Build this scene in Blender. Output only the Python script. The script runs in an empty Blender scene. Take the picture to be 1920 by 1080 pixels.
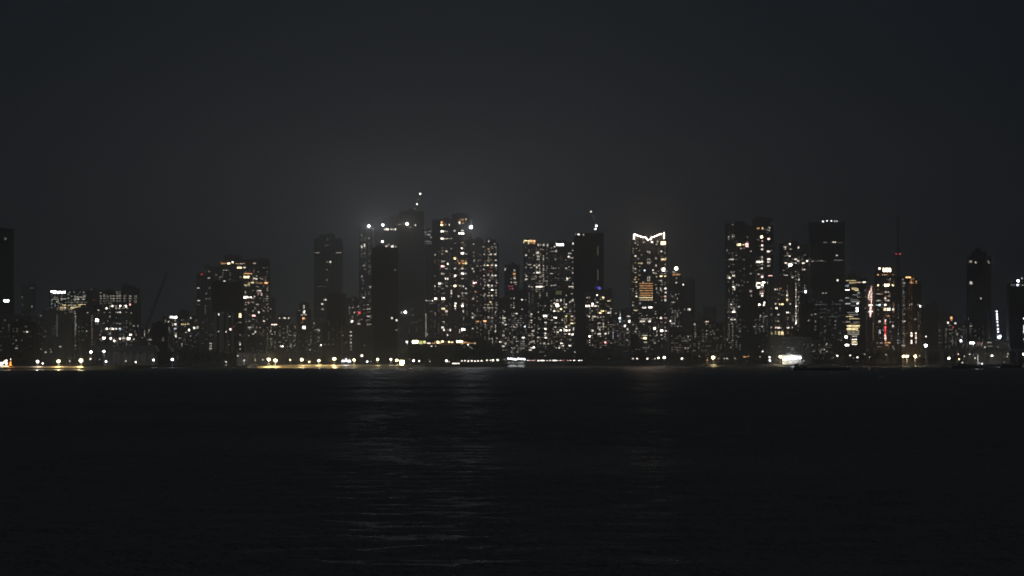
import bpy, math, random
import numpy as np
from mathutils import Vector
R = math.radians
C = bpy.context.scene.collection
sc = bpy.context.scene

# ------------------------------------------------------------------ camera
K, HOR, H = 6500.0, 666.0, 16.6        # focal length in photo pixels, horizon row, eye height
cd = bpy.data.cameras.new("camera"); cam = bpy.data.objects.new("camera", cd); C.objects.link(cam)
cd.sensor_width = 36.0; cd.lens = 36.0*K/1920.0
cd.shift_y = (HOR-540.0)/1920.0
cd.clip_start = 1.0; cd.clip_end = 60000.0
cam.location = (0, 0, H); cam.rotation_euler = (R(90), 0, 0)
cd.dof.use_dof = True; cd.dof.focus_distance = 62.0; cd.dof.aperture_fstop = 8.0
sc.camera = cam

# ------------------------------------------------------------------ night sky
w = bpy.data.worlds.new("World"); sc.world = w; w.use_nodes = True
nt = w.node_tree; nt.nodes.clear()
def N(t, **kw):
    n = nt.nodes.new(t)
    for k, v in kw.items(): setattr(n, k, v)
    return n
L = lambda a, b: nt.links.new(a, b)
out = N('ShaderNodeOutputWorld')
sky = N('ShaderNodeTexSky', sky_type='NISHITA', sun_disc=False)
sky.sun_elevation = R(-8); sky.sun_rotation = R(200)
bg1 = N('ShaderNodeBackground'); bg1.inputs['Strength'].default_value = 0.05
L(sky.outputs[0], bg1.inputs['Color'])
tc = N('ShaderNodeTexCoord'); sep = N('ShaderNodeSeparateXYZ'); L(tc.outputs['Generated'], sep.inputs[0])
def M_(op, a, b=None):
    n = N('ShaderNodeMath', operation=op)
    for i, v in enumerate((a, b)):
        if v is None: continue
        if isinstance(v, (int, float)): n.inputs[i].default_value = v
        else: L(v, n.inputs[i])
    return n.outputs[0]
# light thrown up by the city: a dome of glow round the bearing of the tall towers
dx = M_('SUBTRACT', sep.outputs['X'], -0.02)
dx2 = M_('MULTIPLY', M_('MULTIPLY', dx, dx), 0.95)
dz2 = M_('MULTIPLY', sep.outputs['Z'], sep.outputs['Z'])
back = M_('MULTIPLY', M_('LESS_THAN', sep.outputs['Y'], 0.0), 4.0)
d = M_('SQRT', M_('ADD', M_('ADD', dx2, dz2), back))
g = M_('POWER', 2.718, M_('MULTIPLY', d, -1/0.056))
ramp_lo = N('ShaderNodeBackground'); ramp_lo.inputs['Color'].default_value = (0.76, 1.0, 1.36, 1); ramp_lo.inputs['Strength'].default_value = 0.0077
glow = N('ShaderNodeBackground'); glow.inputs['Color'].default_value = (0.95, 1.0, 1.06, 1)
L(M_('MULTIPLY', g, 0.055), glow.inputs['Strength'])
a1 = N('ShaderNodeAddShader'); a2 = N('ShaderNodeAddShader')
L(ramp_lo.outputs[0], a1.inputs[0]); L(glow.outputs[0], a1.inputs[1]); L(a1.outputs[0], a2.inputs[0]); L(bg1.outputs[0], a2.inputs[1])
L(a2.outputs[0], out.inputs['Surface'])

sd = bpy.data.lights.new("facade_fill", 'SUN'); sd.energy = 0.12; sd.angle = R(10); sd.color = (0.85, 0.92, 1)  # added soft fill from behind the camera, lifts the dark facades
so = bpy.data.objects.new("facade_fill", sd); C.objects.link(so); so.rotation_euler = (R(50), 0, R(-32))

sc.view_settings.view_transform = 'Standard'; sc.view_settings.look = 'None'
sc.view_settings.exposure = 0.0; sc.view_settings.gamma = 1.0; sc.view_settings.use_curve_mapping = False
sc.render.engine = 'CYCLES'
cy = sc.cycles
cy.use_denoising = True; cy.max_bounces = 5; cy.volume_bounces = 2; cy.diffuse_bounces = 2; cy.glossy_bounces = 2
cy.transmission_bounces = 2; cy.filter_width = 1.6; cy.sample_clamp_indirect = 4.0
cy.caustics_reflective = False; cy.caustics_refractive = False; cy.use_light_tree = True

# ------------------------------------------------------------------ helpers
def X(px, D): return (px-960.0)*D/K
def Z(py, D): return H+(HOR-py)*D/K
GZ = 3.0
rng = random.Random(7)

class MB:
    def __init__(s): s.v = []; s.f = []; s.m = []
    def box(s, x0, x1, y0, y1, z0, z1, m=0):
        i = len(s.v)
        s.v += [(x0,y0,z0),(x1,y0,z0),(x1,y1,z0),(x0,y1,z0),(x0,y0,z1),(x1,y0,z1),(x1,y1,z1),(x0,y1,z1)]
        s.f += [(i,i+3,i+2,i+1),(i+4,i+5,i+6,i+7),(i,i+1,i+5,i+4),(i+1,i+2,i+6,i+5),(i+2,i+3,i+7,i+6),(i+3,i,i+4,i+7)]
        s.m += [m]*6
    def hexa(s, pts, m=0):                      # eight corners, bottom ring then top ring
        i = len(s.v); s.v += [tuple(p) for p in pts]
        s.f += [(i,i+3,i+2,i+1),(i+4,i+5,i+6,i+7),(i,i+1,i+5,i+4),(i+1,i+2,i+6,i+5),(i+2,i+3,i+7,i+6),(i+3,i,i+4,i+7)]
        s.m += [m]*6
    def tube(s, a, b, r0, r1=None, n=6, m=0):
        r1 = r0 if r1 is None else r1
        a = Vector(a); b = Vector(b); d = (b-a).normalized()
        u = d.orthogonal().normalized(); v = d.cross(u); i = len(s.v)
        for p, r in ((a, r0), (b, r1)):
            for k in range(n):
                t = 2*math.pi*k/n; s.v.append(tuple(p+u*math.cos(t)*r+v*math.sin(t)*r))
        for k in range(n):
            s.f.append((i+k, i+(k+1) % n, i+n+(k+1) % n, i+n+k)); s.m.append(m)
        s.f.append(tuple(i+n-1-k for k in range(n))); s.f.append(tuple(i+n+k for k in range(n))); s.m += [m, m]
    def ball(s, c, r, n=8, q=5, m=0, sz=1.0):
        i = len(s.v)
        for a in range(q+1):
            ph = math.pi*a/q
            for b in range(n):
                t = 2*math.pi*b/n
                s.v.append((c[0]+r*math.sin(ph)*math.cos(t), c[1]+r*math.sin(ph)*math.sin(t), c[2]+r*sz*math.cos(ph)))
        for a in range(q):
            for b in range(n):
                s.f.append((i+a*n+b, i+(a+1)*n+b, i+(a+1)*n+(b+1) % n, i+a*n+(b+1) % n)); s.m.append(m)
    def mesh(s, name, mats):
        me = bpy.data.meshes.new(name); me.from_pydata(s.v, [], s.f)
        mats = mats if isinstance(mats, (list, tuple)) else [mats]
        for m in mats: me.materials.append(m)
        if len(mats) > 1: me.polygons.foreach_set('material_index', s.m)
        me.update(); return me
    def build(s, name, mats, parent=None, loc=None, kind=None):
        o = bpy.data.objects.new(name, s.mesh(name, mats)); C.objects.link(o)
        if parent is not None: o.parent = parent
        if loc: o.location = loc
        if kind: o['kind'] = kind
        return o
def tag(o, label, cat, group=None):
    o['label'] = label; o['category'] = cat
    if group: o['group'] = group
    return o
def thing(name, label, cat, loc, group=None):
    o = bpy.data.objects.new(name, None); C.objects.link(o); o.location = loc
    return tag(o, label, cat, group)
def copy_tree(o, parent=None):
    c = o.copy(); C.objects.link(c); c.parent = parent
    for ch in o.children: copy_tree(ch, c)
    return c

# ------------------------------------------------------------------ materials
def mat(name, col, rough=0.85, noise=0.25, scale=0.15, metal=0.0, spec=0.3, streak=False):
    m = bpy.data.materials.new(name); m.use_nodes = True; t = m.node_tree; b = t.nodes['Principled BSDF']
    b.inputs['Roughness'].default_value = rough; b.inputs['Metallic'].default_value = metal
    b.inputs['Specular IOR Level'].default_value = spec
    n = t.nodes.new('ShaderNodeTexNoise'); n.inputs['Scale'].default_value = scale; n.inputs['Detail'].default_value = 4
    co = t.nodes.new('ShaderNodeTexCoord'); mp = t.nodes.new('ShaderNodeMapping')
    if streak: mp.inputs['Scale'].default_value = (3, 3, 0.25)
    t.links.new(co.outputs['Object'], mp.inputs[0]); t.links.new(mp.outputs[0], n.inputs['Vector'])
    r = t.nodes.new('ShaderNodeMapRange'); r.inputs['From Min'].default_value = 0.3; r.inputs['From Max'].default_value = 0.7
    r.inputs['To Min'].default_value = 1-noise; r.inputs['To Max'].default_value = 1+noise
    t.links.new(n.outputs[0], r.inputs[0])
    mx = t.nodes.new('ShaderNodeVectorMath'); mx.operation = 'SCALE'; mx.inputs[0].default_value = col
    t.links.new(r.outputs[0], mx.inputs['Scale']); t.links.new(mx.outputs[0], b.inputs['Base Color'])
    return m
M = dict(
    concrete=mat('grey_concrete', (0.32,0.32,0.31), streak=True), pale=mat('pale_render', (0.45,0.445,0.43), streak=True),
    brown=mat('brown_render', (0.24,0.19,0.15), streak=True), dark=mat('dark_cladding', (0.19,0.19,0.185), streak=True),
    black=mat('black_netting', (0.03,0.03,0.031), rough=1, streak=True), bluegrey=mat('bluegrey_cladding', (0.13,0.15,0.165), rough=0.5),
    glass=mat('dark_glass', (0.03,0.04,0.045), rough=0.15, spec=0.5), frame=mat('window_frame_metal', (0.06,0.06,0.06), rough=0.6),
    steel=mat('painted_steel', (0.12,0.12,0.12), rough=0.5, scale=1), white=mat('white_paint', (0.75,0.75,0.73), rough=0.5, scale=1),
    rock=mat('seawall_rock', (0.07,0.068,0.062), rough=0.95, scale=0.4, noise=0.5), sand=mat('beach_sand', (0.30,0.245,0.17), rough=0.55, scale=0.08, noise=0.3),
    soil=mat('ground_earth', (0.06,0.058,0.05), rough=1), leaf=mat('tree_foliage', (0.05,0.07,0.03), rough=0.9, scale=0.3, noise=0.5),
    bark=mat('tree_bark', (0.10,0.075,0.05)), hull=mat('dark_hull_paint', (0.02,0.02,0.022), rough=0.6),
    tyre=mat('tyre_rubber', (0.02,0.02,0.02)), carpaint=mat('grey_car_paint', (0.2,0.2,0.21), rough=0.3, spec=0.5),
    orange=mat('orange_canvas', (0.75,0.32,0.08), scale=1), asphalt=mat('road_asphalt', (0.05,0.05,0.05), scale=1))
COL = dict(w=(1,.90,.76), c=(.72,.95,1), y=(1,.80,.42), o=(1,.50,.20), r=(1,.07,.07), p=(1,.55,.5), g=(.7,.95,.75), b=(.2,.2,1), m=(.8,.08,.25),
           q=(.82,.86,1), n=(.95,.97,1), k=(.85,.9,.35), t=(1,.80,.66))
STR = {1:.08, 2:.17, 3:.32, 4:.58, 5:1.0, 6:1.8, 7:3.6, 8:7.0, 9:16}
_em = {}
def em(c, b):
    if (c, b) in _em: return _em[c, b]
    m = bpy.data.materials.new('light_%s' % dict(w='warm_white',c='cyan',y='yellow',o='orange',r='red',p='pink',g='green',b='blue',m='magenta',q='violet_white',n='neutral',k='lime',t='peach')[c])
    m.use_nodes = True; t = m.node_tree; t.nodes.clear()
    o = t.nodes.new('ShaderNodeOutputMaterial'); e = t.nodes.new('ShaderNodeEmission'); e.inputs['Color'].default_value = (*COL[c], 1)
    n = t.nodes.new('ShaderNodeTexNoise'); n.inputs['Scale'].default_value = 0.35; n.inputs['Detail'].default_value = 3
    ge = t.nodes.new('ShaderNodeNewGeometry'); t.links.new(ge.outputs['Position'], n.inputs['Vector'])
    r = t.nodes.new('ShaderNodeMapRange'); r.inputs['From Min'].default_value = 0.35; r.inputs['From Max'].default_value = 0.65
    r.inputs['To Min'].default_value = STR[b]*0.55; r.inputs['To Max'].default_value = STR[b]*1.45
    t.links.new(n.outputs[0], r.inputs[0]); t.links.new(r.outputs[0], e.inputs['Strength']); t.links.new(e.outputs[0], o.inputs[0])
    try: m.cycles.emission_sampling = 'NONE'
    except Exception: pass
    _em[c, b] = m; return m
_wm = {}
def win_mesh(c, b):                                # a glowing pane in a frame of four bars, one unit wide and high
    if (c, b) not in _wm:
        s = MB(); s.box(-.5, .5, -.10, 0, -.5, .5, 0)
        for q in ((-.56,-.5,-.56,.56), (.5,.56,-.56,.56), (-.5,.5,.5,.56), (-.5,.5,-.56,-.5)): s.box(q[0], q[1], -.25, 0, q[2], q[3], 1)
        _wm[c, b] = s.mesh('window', [em(c, b), M['frame']])
    return _wm[c, b]
def light(name, loc, power, col=(1,1,1), parent=None, radius=0.5, spot=None, aim=None):
    l = bpy.data.lights.new(name, 'SPOT' if spot else 'POINT'); l.energy = power; l.color = col; l.shadow_soft_size = radius
    if spot: l.spot_size = R(spot); l.spot_blend = 0.9
    o = bpy.data.objects.new(name, l); C.objects.link(o); o.location = loc
    if aim is not None: o.rotation_euler = Vector(aim).to_track_quat('-Z', 'Y').to_euler()
    if parent is not None: o.parent = parent
    return o

# ------------------------------------------------------------------ land and sea
SH = [(-900,694),(150,694),(215,692),(260,688.5),(440,688.5),(480,690),(770,690.2),(800,688),(1000,688),(1250,687),(1330,687.5),(1380,687),(1500,686.5),(2900,686.5)]
def shoreD(px):
    for (a, ya), (b, yb) in zip(SH, SH[1:]):
        if a <= px <= b: y = ya+(yb-ya)*(px-a)/(b-a); return H*K/(y-HOR)
    return H*K/20.5
def bank(name, p0, p1, m, ztop, width, jit):
    s = MB(); n = int((p1-p0)/4); rows = 7; r = random.Random(3)
    for i in range(n+1):
        px = p0+(p1-p0)*i/n; D = shoreD(px)
        for j in range(rows):
            t = j/(rows-1); zz = -2.0+(ztop+2.0)*(t**0.8) + (r.uniform(-jit, jit) if 0 < j < rows-1 else 0)
            yy = D-12+(width+9)*t + (r.uniform(-jit, jit)*3 if 0 < j < rows-1 else 0)
            s.v.append((X(px, D), yy, zz))
    for i in range(n):
        for j in range(rows-1):
            a = i*rows+j; s.f.append((a, a+rows, a+rows+1, a+1)); s.m.append(0)
    o = s.build(name, m); o['kind'] = 'structure'
    for p in o.data.polygons: p.use_smooth = True
    return o
bank('beach', -900, 232, M['sand'], 4.0, 34, 0.15)
bank('beach', 462, 796, M['sand'], 3.9, 30, 0.15)
bank('seawall', 232, 462, M['rock'], 4.0, 16, 0.7)
bank('seawall', 796, 2900, M['rock'], 3.6, 14, 0.7)
s = MB(); pts = []
for i in range(0, 381):
    px = -900+10*i; D = shoreD(px); s.v.append((X(px, D), D+12, 2.9)); s.v.append((X(px, D)*1.0, 11500, 2.9))
for i in range(380): s.f.append((2*i, 2*i+2, 2*i+3, 2*i+1)); s.m.append(0)
o = s.build('ground', M['soil']); o['kind'] = 'structure'

wm = bpy.data.materials.new('sea_water'); wm.use_nodes = True; t = wm.node_tree; b = t.nodes['Principled BSDF']
b.inputs['Base Color'].default_value = (0.135, 0.132, 0.122, 1); b.inputs['Roughness'].default_value = 0.31; b.inputs['IOR'].default_value = 1.33
ge = t.nodes.new('ShaderNodeNewGeometry')
def noise_h(sx, sy, detail, rot=0):
    mp = t.nodes.new('ShaderNodeMapping'); mp.inputs['Scale'].default_value = (sx, sy, 1); mp.inputs['Rotation'].default_value = (0, 0, R(rot))
    n = t.nodes.new('ShaderNodeTexNoise'); n.inputs['Scale'].default_value = 1.0; n.inputs['Detail'].default_value = detail; n.inputs['Roughness'].default_value = 0.55
    t.links.new(ge.outputs['Position'], mp.inputs[0]); t.links.new(mp.outputs[0], n.inputs['Vector']); return n.outputs[0]
def mm(op, a, b_):
    n = t.nodes.new('ShaderNodeMath'); n.operation = op
    for i, v in enumerate((a, b_)):
        if isinstance(v, (int, float)): n.inputs[i].default_value = v
        else: t.links.new(v, n.inputs[i])
    return n.outputs[0]
hgt = mm('ADD', mm('MULTIPLY', noise_h(1.1, 1.1, 3, 18), 0.8), mm('MULTIPLY', noise_h(0.2, 0.2, 3, -14), 1.5))
bp = t.nodes.new('ShaderNodeBump'); bp.inputs['Strength'].default_value = 1.0; bp.inputs['Distance'].default_value = 1.0
t.links.new(hgt, bp.inputs['Height']); t.links.new(bp.outputs[0], b.inputs['Normal'])
def wave_sea():
    rs = np.random.RandomState(11)
    ys = [110.0]
    while ys[-1] < 5600: ys.append(ys[-1]+min(5.2, 0.9+ys[-1]*0.0011))
    ys = np.array(ys); nc = 300; u = np.linspace(-1, 1, nc)
    Yg = np.repeat(ys[:,None], nc, 1); Xg = u[None,:]*(ys[:,None]*0.168+25)
    Zg = np.zeros_like(Yg); n = 34
    lam = np.exp(np.linspace(math.log(3.2), math.log(22), n)); ang = rs.normal(0.12, 0.42, n); ph = rs.uniform(0, 6.28, n)
    gust = np.ones_like(Yg)
    for k in range(7):
        l = rs.uniform(120, 500); a = rs.uniform(-1.2, 1.2); gust += .17*np.sin(Xg*math.sin(a)*6.28/(l*.7)+Yg*math.cos(a)*6.28/l+rs.uniform(0, 6.28))
    gust = np.clip(gust, .45, 1.7)
    for l, a, p in zip(lam, ang, ph):
        k = 6.2832/l; sl = 0.030*(l/12.0)**-0.25*WAVE
        c = np.cos(k*(Xg*math.sin(a)+Yg*math.cos(a))+p+0.6*np.sin(Xg/(l*2.3)+Yg/(l*5.1)+p*3))
        c = c+.22*(2*c*c-1)                              # sharper crests
        Zg += sl/k*c*gust
    nr = len(ys); v = np.stack([Xg, Yg, Zg], -1).reshape(-1, 3)
    i = np.arange(nr-1)[:,None]*nc+np.arange(nc-1)[None,:]; q = np.stack([i, i+1, i+nc+1, i+nc], -1).reshape(-1, 4)
    me = bpy.data.meshes.new('sea'); me.vertices.add(len(v)); me.vertices.foreach_set('co', v.astype(np.float32).ravel())
    me.loops.add(q.size); me.loops.foreach_set('vertex_index', q.astype(np.int32).ravel())
    me.polygons.add(len(q)); me.polygons.foreach_set('loop_start', np.arange(0, q.size, 4, dtype=np.int32)); me.polygons.foreach_set('loop_total', np.full(len(q), 4, np.int32))
    me.polygons.foreach_set('use_smooth', np.ones(len(q), bool)); me.materials.append(wm); me.update(); me.validate()
    o = bpy.data.objects.new('sea', me); C.objects.link(o); o['kind'] = 'structure'
    print('sea quads', len(q), 'rms height', Zg.std())
WAVE = 0.66
wave_sea()
s = MB(); s.v = [(-3800,-300,-1.6),(3800,-300,-1.6),(3800,5600,-1.6),(-3800,5600,-1.6)]; s.f = [(0,1,2,3)]; s.m = [0]
o = s.build('deep_sea', wm); o['kind'] = 'structure'

# ------------------------------------------------------------------ haze over the whole bay
hz = bpy.data.materials.new('night_haze'); hz.use_nodes = True; t = hz.node_tree; t.nodes.clear()
o_ = t.nodes.new('ShaderNodeOutputMaterial'); pv = t.nodes.new('ShaderNodeVolumePrincipled')
pv.inputs['Color'].default_value = (0.9, 0.92, 0.95, 1); pv.inputs['Density'].default_value = 1.25e-4; pv.inputs['Anisotropy'].default_value = 0.7
t.links.new(pv.outputs[0], o_.inputs['Volume'])
s = MB(); s.box(-4200, 4200, -400, 11800, -2, 330); o = s.build('haze', hz); o['kind'] = 'stuff'

# ------------------------------------------------------------------ buildings
FH = 3.5
n_ind = [0]
def parse(spec):
    r = []
    for e in spec.replace('\n', ';').split(';'):
        q = e.split()
        if not q: continue
        x, y = float(q[0]), float(q[1]); bb = int(q[2][0]); c = q[2][1] if len(q[2]) > 1 else 'w'
        r.append((x, y, float(q[3]) if len(q) > 3 else 3.0, float(q[4]) if len(q) > 4 else 2.2, bb, c))
    return r
def building(name, label, secs, D, spec='', body='concrete', style='rib', depth=None, fill=None, seed=0, roof=True, cat=None, pitch=6.0, floods=(), windows=True):
    """secs: [(px0, px1, ytop)] side by side or stacked; first one is the main shaft."""
    r = random.Random(seed*31+int(secs[0][0]))
    px0 = min(a[0] for a in secs); px1 = max(a[1] for a in secs)
    cx = X((px0+px1)/2, D); k = D/K
    depth = depth or max(12, min(34, (px1-px0)*k*0.8))
    root = thing(name, label, cat or ('tower' if name.endswith('tower') else 'building'), (cx, D, GZ))
    lx = lambda px: X(px, D)-cx
    lz = lambda py: Z(py, D)-GZ
    bm = MB(); led = MB(); ribs = MB(); pan = MB()
    for q, sec in enumerate(secs):
        a, b_, yt = sec[:3]; back = sec[3] if len(sec) > 3 else 0.0
        x0, x1, zt = lx(a), lx(b_), lz(yt); zb = lz(sec[4]) if len(sec) > 4 else -0.2
        y0, y1 = back, back+depth-0.02*q
        bm.box(x0, x1, y0, y1, zb, zt)
        # parapet
        led.box(x0-.3, x1+.3, y0-.3-.01*q, y0+.4, zt, zt+1.1); led.box(x0-.3, x0+.4, y0+.41, y1, zt, zt+1.1); led.box(x1-.4, x1+.3, y0+.41, y1, zt, zt+1.1)
        ps = {'rib':.35,'slab':1.1,'glass':.15,'plain':.0}[style]; th = {'rib':.3,'slab':.35,'glass':.25,'plain':.2}[style]
        zz0 = max(zb, 8.0); nfl = int((zt-zz0-1.5)/FH)
        if ps > 0:
            for f in range(nfl+1):
                z = zt-1.5-f*FH
                led.box(x0-.2, x1+.2, y0-ps, y0+.01, z-th, z); led.box(x1, x1+ps*.6, y0+.02, y1-.4, z-th, z); led.box(x0-ps*.6, x0, y0+.02, y1-.4, z-th, z)
        W = x1-x0; nb = max(1, int(round(W/pitch)))
        rp = {'rib':.8,'slab':.5,'glass':.3,'plain':.45}[style]; rw = {'rib':1.2,'slab':.5,'glass':.25,'plain':.3}[style]
        for i in range(nb+1):
            xx = x0+W*i/nb; ribs.box(xx-rw/2, xx+rw/2, y0-rp-.013*q, y0+.2, max(zb, 0.02), zt-.4)
        if windows and style in ('rib', 'slab'):
            for f in range(nfl):
                z = zt-1.5-(f+.5)*FH-.1
                for i in range(nb):
                    xc = x0+W*(i+.5)/nb; ww = min(W/nb*.62, 4.2)
                    pan.box(xc-ww/2, xc+ww/2, y0-.08, y0, z-.85, z+.85)
        if roof and len(sec) <= 4:
            rw_ = W*r.uniform(.25, .45); rx = x0+W*r.uniform(.3, .7)
            bm.box(max(x0+1, rx-rw_/2), min(x1-1, rx+rw_/2), y0+3, y0+depth*.6, zt-.1, zt+r.uniform(2.5, 5.0))
    bm.build('wall', M[body], root)
    rm = {'black':'black','glass':'frame','dark':'dark'}.get(body, body)
    led.build('floor_ledges', M[rm], root, kind='stuff'); ribs.build('facade_ribs', M[rm], root, kind='stuff')
    if pan.v: pan.build('unlit_windows', M['glass'], root, kind='stuff')
    ws = parse(spec)
    if style != 'plain' and D < 7000:
        for sec in secs[:2]:
            if len(sec) < 4 and sec[1]-sec[0] > 8:
                yb = max(sec[2]+6, 598)
                if yb < 645: fill = list(fill or [])+[(sec[0]+1, sec[1]-1, yb, 660, max(3, int((sec[1]-sec[0])*(660-yb)/230)), 1, 2, 'wwnt')]
    if fill:
        for (fx0, fx1, fy0, fy1, n, blo, bhi, cols) in fill:
            fp = FH/k; xp = pitch/k
            for _ in range(int(n*2.1)):
                x = fx0+xp*(.5+int(r.random()*max(1, (fx1-fx0)/xp))); y = fy0+fp*(.5+int(r.random()*max(1, (fy1-fy0)/fp)))
                ws.append((min(x, fx1-1), y, r.choice((1.8, 2.4, 2.4, 3.2, 4.5)), r.choice((1.5, 1.9, 2.2)), r.randint(blo, bhi), r.choice(cols)))
    ws.sort(key=lambda e: -e[4]*10-e[2])
    dim = {}
    for i, (x, y, ww, hh, bb, c) in enumerate(ws):
        # the section whose front carries this light
        best = None
        for sec in secs:
            back = sec[3] if len(sec) > 3 else 0.0
            if sec[0]-1 <= x <= sec[1]+1 and y >= sec[2]-0.5 and (len(sec) < 5 or y <= sec[4]):
                if best is None or back < best[0]: best = (back, sec)
        if best is None: best = (secs[0][3] if len(secs[0]) > 3 else 0.0, secs[0])
        back, sec = best
        hw = ww/2; x = min(max(x, sec[0]+min(hw, (sec[1]-sec[0])/2)), sec[1]-min(hw, (sec[1]-sec[0])/2)); y = max(y, sec[2]+hh/2)
        if bb >= 4 and i < 110:
            o = bpy.data.objects.new('window', win_mesh(c, bb)); C.objects.link(o); o.parent = root
            o.location = (lx(x), back-.12, lz(y)); o.scale = (ww*k*.86, 1.0, hh*k*.86); n_ind[0] += 1
        else:
            dim.setdefault((c, bb), []).append((lx(x), back, lz(y), ww*k*.84, hh*k*.84))
    if dim:
        s = MB(); ms = []
        for q, (key, lst) in enumerate(sorted(dim.items())):
            ms.append(em(*key))
            for (x, back, z, a, b2) in lst: s.box(x-a/2, x+a/2, back-.2, back-.09, z-b2/2, z+b2/2, q)
        s.build('dim_windows_and_glows', ms, root, kind='stuff')  # also holds facade tones and glow patches drawn as faint emission
    for (x, y, bb, c, rr, pw) in floods:            # floodlights on brackets
        s = MB(); zx, zz = lx(x), lz(y)
        sec = min(secs, key=lambda e: abs((e[0]+e[1])/2-x)); zt = lz(sec[2])
        base = min(zt, zz-1); s.tube((zx, -1.6, base-3), (zx, -1.6, zz-rr), .25); s.tube((zx, -1.6, base-2.5), (zx, 1.0, base-2.5), .25)
        s.box(zx-rr*.8, zx+rr*.8, -1.5, -1.1, zz-rr*.8, zz+rr*.8)
        f = s.build('floodlight', M['steel'], root)
        g_ = MB(); g_.ball((zx, -1.9, zz), rr, 10, 6); g_.build('lens', em(c, bb), f)
        if pw: light('floodlight_beam', (zx, -3.2-rr, zz), pw, COL[c], root, radius=.6, spot=150, aim=(0, -1, -.25))
    return root

B = building
# --- far left
B('apartment_tower', 'black tower cut by the left edge with one white sign', [(-40,20,430)], 5400, '10 448 3 4 4; 12 564 9n 11 5', 'black', 'rib')
B('office_podium', 'dark wide block at the foot of the black left edge tower', [(-40,57,592)], 5250, '', 'dark', 'rib', fill=[(-35,50,600,650,5,2,3,'w')])
B('low_apartment_block', 'black low block with four faint windows nearest the left beach', [(20,63,604)], 5000,
  '31 621 2; 45 622 3; 51 622 6 4 3; 30.5 638 4; 41 638 3; 31.5 653 4 6 2', 'black', 'slab')
B('apartment_tower', 'faint thin tower between left edge tower and ribbon lit office', [(40,52,536),(52,65,532)], 8200, '58 540 3; 62 540 3; 42 559 3; 60 575 4 3 4; 42 572 2', 'concrete', 'slab')
B('concrete_office_block', 'grey block with two pale shafts left of the blind panelled block', [(54,81,591)], 5300, '76 590 3 5 2; 67 656 2; 77 655 3; 60 600 1 12 3', 'pale', 'rib')
B('concrete_office_block', 'blind grey block with flat panels and a pale pillar strip painted as glow', [(80,118,583),(118,134,592)], 5150,
  '83 631 2; 85 621 2; 86 660 5 4 3; 95 655 3; 96 660 4 3 3; 113 650 4 6 3; 101 612 1 8 1; 101 616 1 8 1; 101 620 1 8 1; 101 624 1 8 1; 101 628 1 8 1; 107 610 1 3 50', 'concrete', 'plain')  # tall narrow last pane: pillar's paleness put in as faint emission
B('office_tower', 'office with bright ribbon floors and two white rooftop signs', [(93,125,545),(125,167,546)], 6300, '''
100.5 541.5 9n 12 3.6; 111 548 9n 26 3.6; 117 552 3 4 2;131 548 3;139 548 3;150 548 3;157 548 4;158 553 2 10 2
104 557.5 3 12 1.5;104 561 4 14 1.5;124 560.5 5 12 1.5;150 557 4 24 2;144 561 5 13 2;157 561 5 6 2;107 565.5 5 4 2.4;111 569 3 6 2
124 567 3;131 567 3;135 567 4;145 567 4;154 567 4;162 567 3;122 572 6y 9 2;131 572 5y 7 2;141 572 4y 9 1.8;154 571.5 6y 16 2.4
116 577 5y 9 4;126 577 6y 10 3;136 577 6y 9 3;147 576 6y 13 2.4;115 581 4y 8 2;133 580.5 4y 8 2;107 582 5 6 2;106 578 3 6 2
122.5 586.5 8 3 3;120 589 4 8 2;127 589 5 5 2;136 592.5 4 9 2;136 601 3;142 592 3;133 585 3 6 2;132 607 3;137 612 3 3 6;136 621 4 5 2.4;137 617 3;137 627 3 4 3;137 636 8 3.4 3
143 609 6c 2 3;135 641 3 5 2''', 'glass', 'glass', fill=[(94,160,550,592,60,2,4,'wwgn'),(132,145,592,650,26,2,4,'w')])
B('apartment_tower', 'dark slab in front of the ribbon lit office with pinkish stair windows', [(144,168,577),(168,176,586)], 5500,
  '164 586 4;148 621 3;154 621 3 4 2;162.5 621 5;147 613 2;155 613 2', 'dark', 'rib', fill=[(169,175,590,645,34,2,3,'pwt')])
B('apartment_tower', 'faint dark block with a white sign panel beside the grid lit office', [(170,189,573)], 5900,
  '179 600.5 9n 13 6;186 582 7 4 2.4;189 585 4o 4 3;185 588 2;183 606 2 10 6', 'dark', 'slab')
B('apartment_tower', 'faint hazy tower with a red light behind the white sign block', [(168,186,541)], 8600, '172 539 3 3 3;176 563 4r 3 3', 'concrete', 'slab')
OB = '188 549 3 5 2;220 549 3 6 2;196 552 3 7 2;223 551.5 3 9 2;226 541 2 12 2;'
for yy, bb in ((555, 4), (559.5, 4), (564.5, 3)):
    for xx, ww in ((189,4),(196.5,7),(203,3),(208,3),(213.5,6),(220,4),(226.5,6),(234,5),(243.5,7),(254,6)): OB += '%g %g %d %g 2.2;' % (xx, yy, bb, ww)
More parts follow.
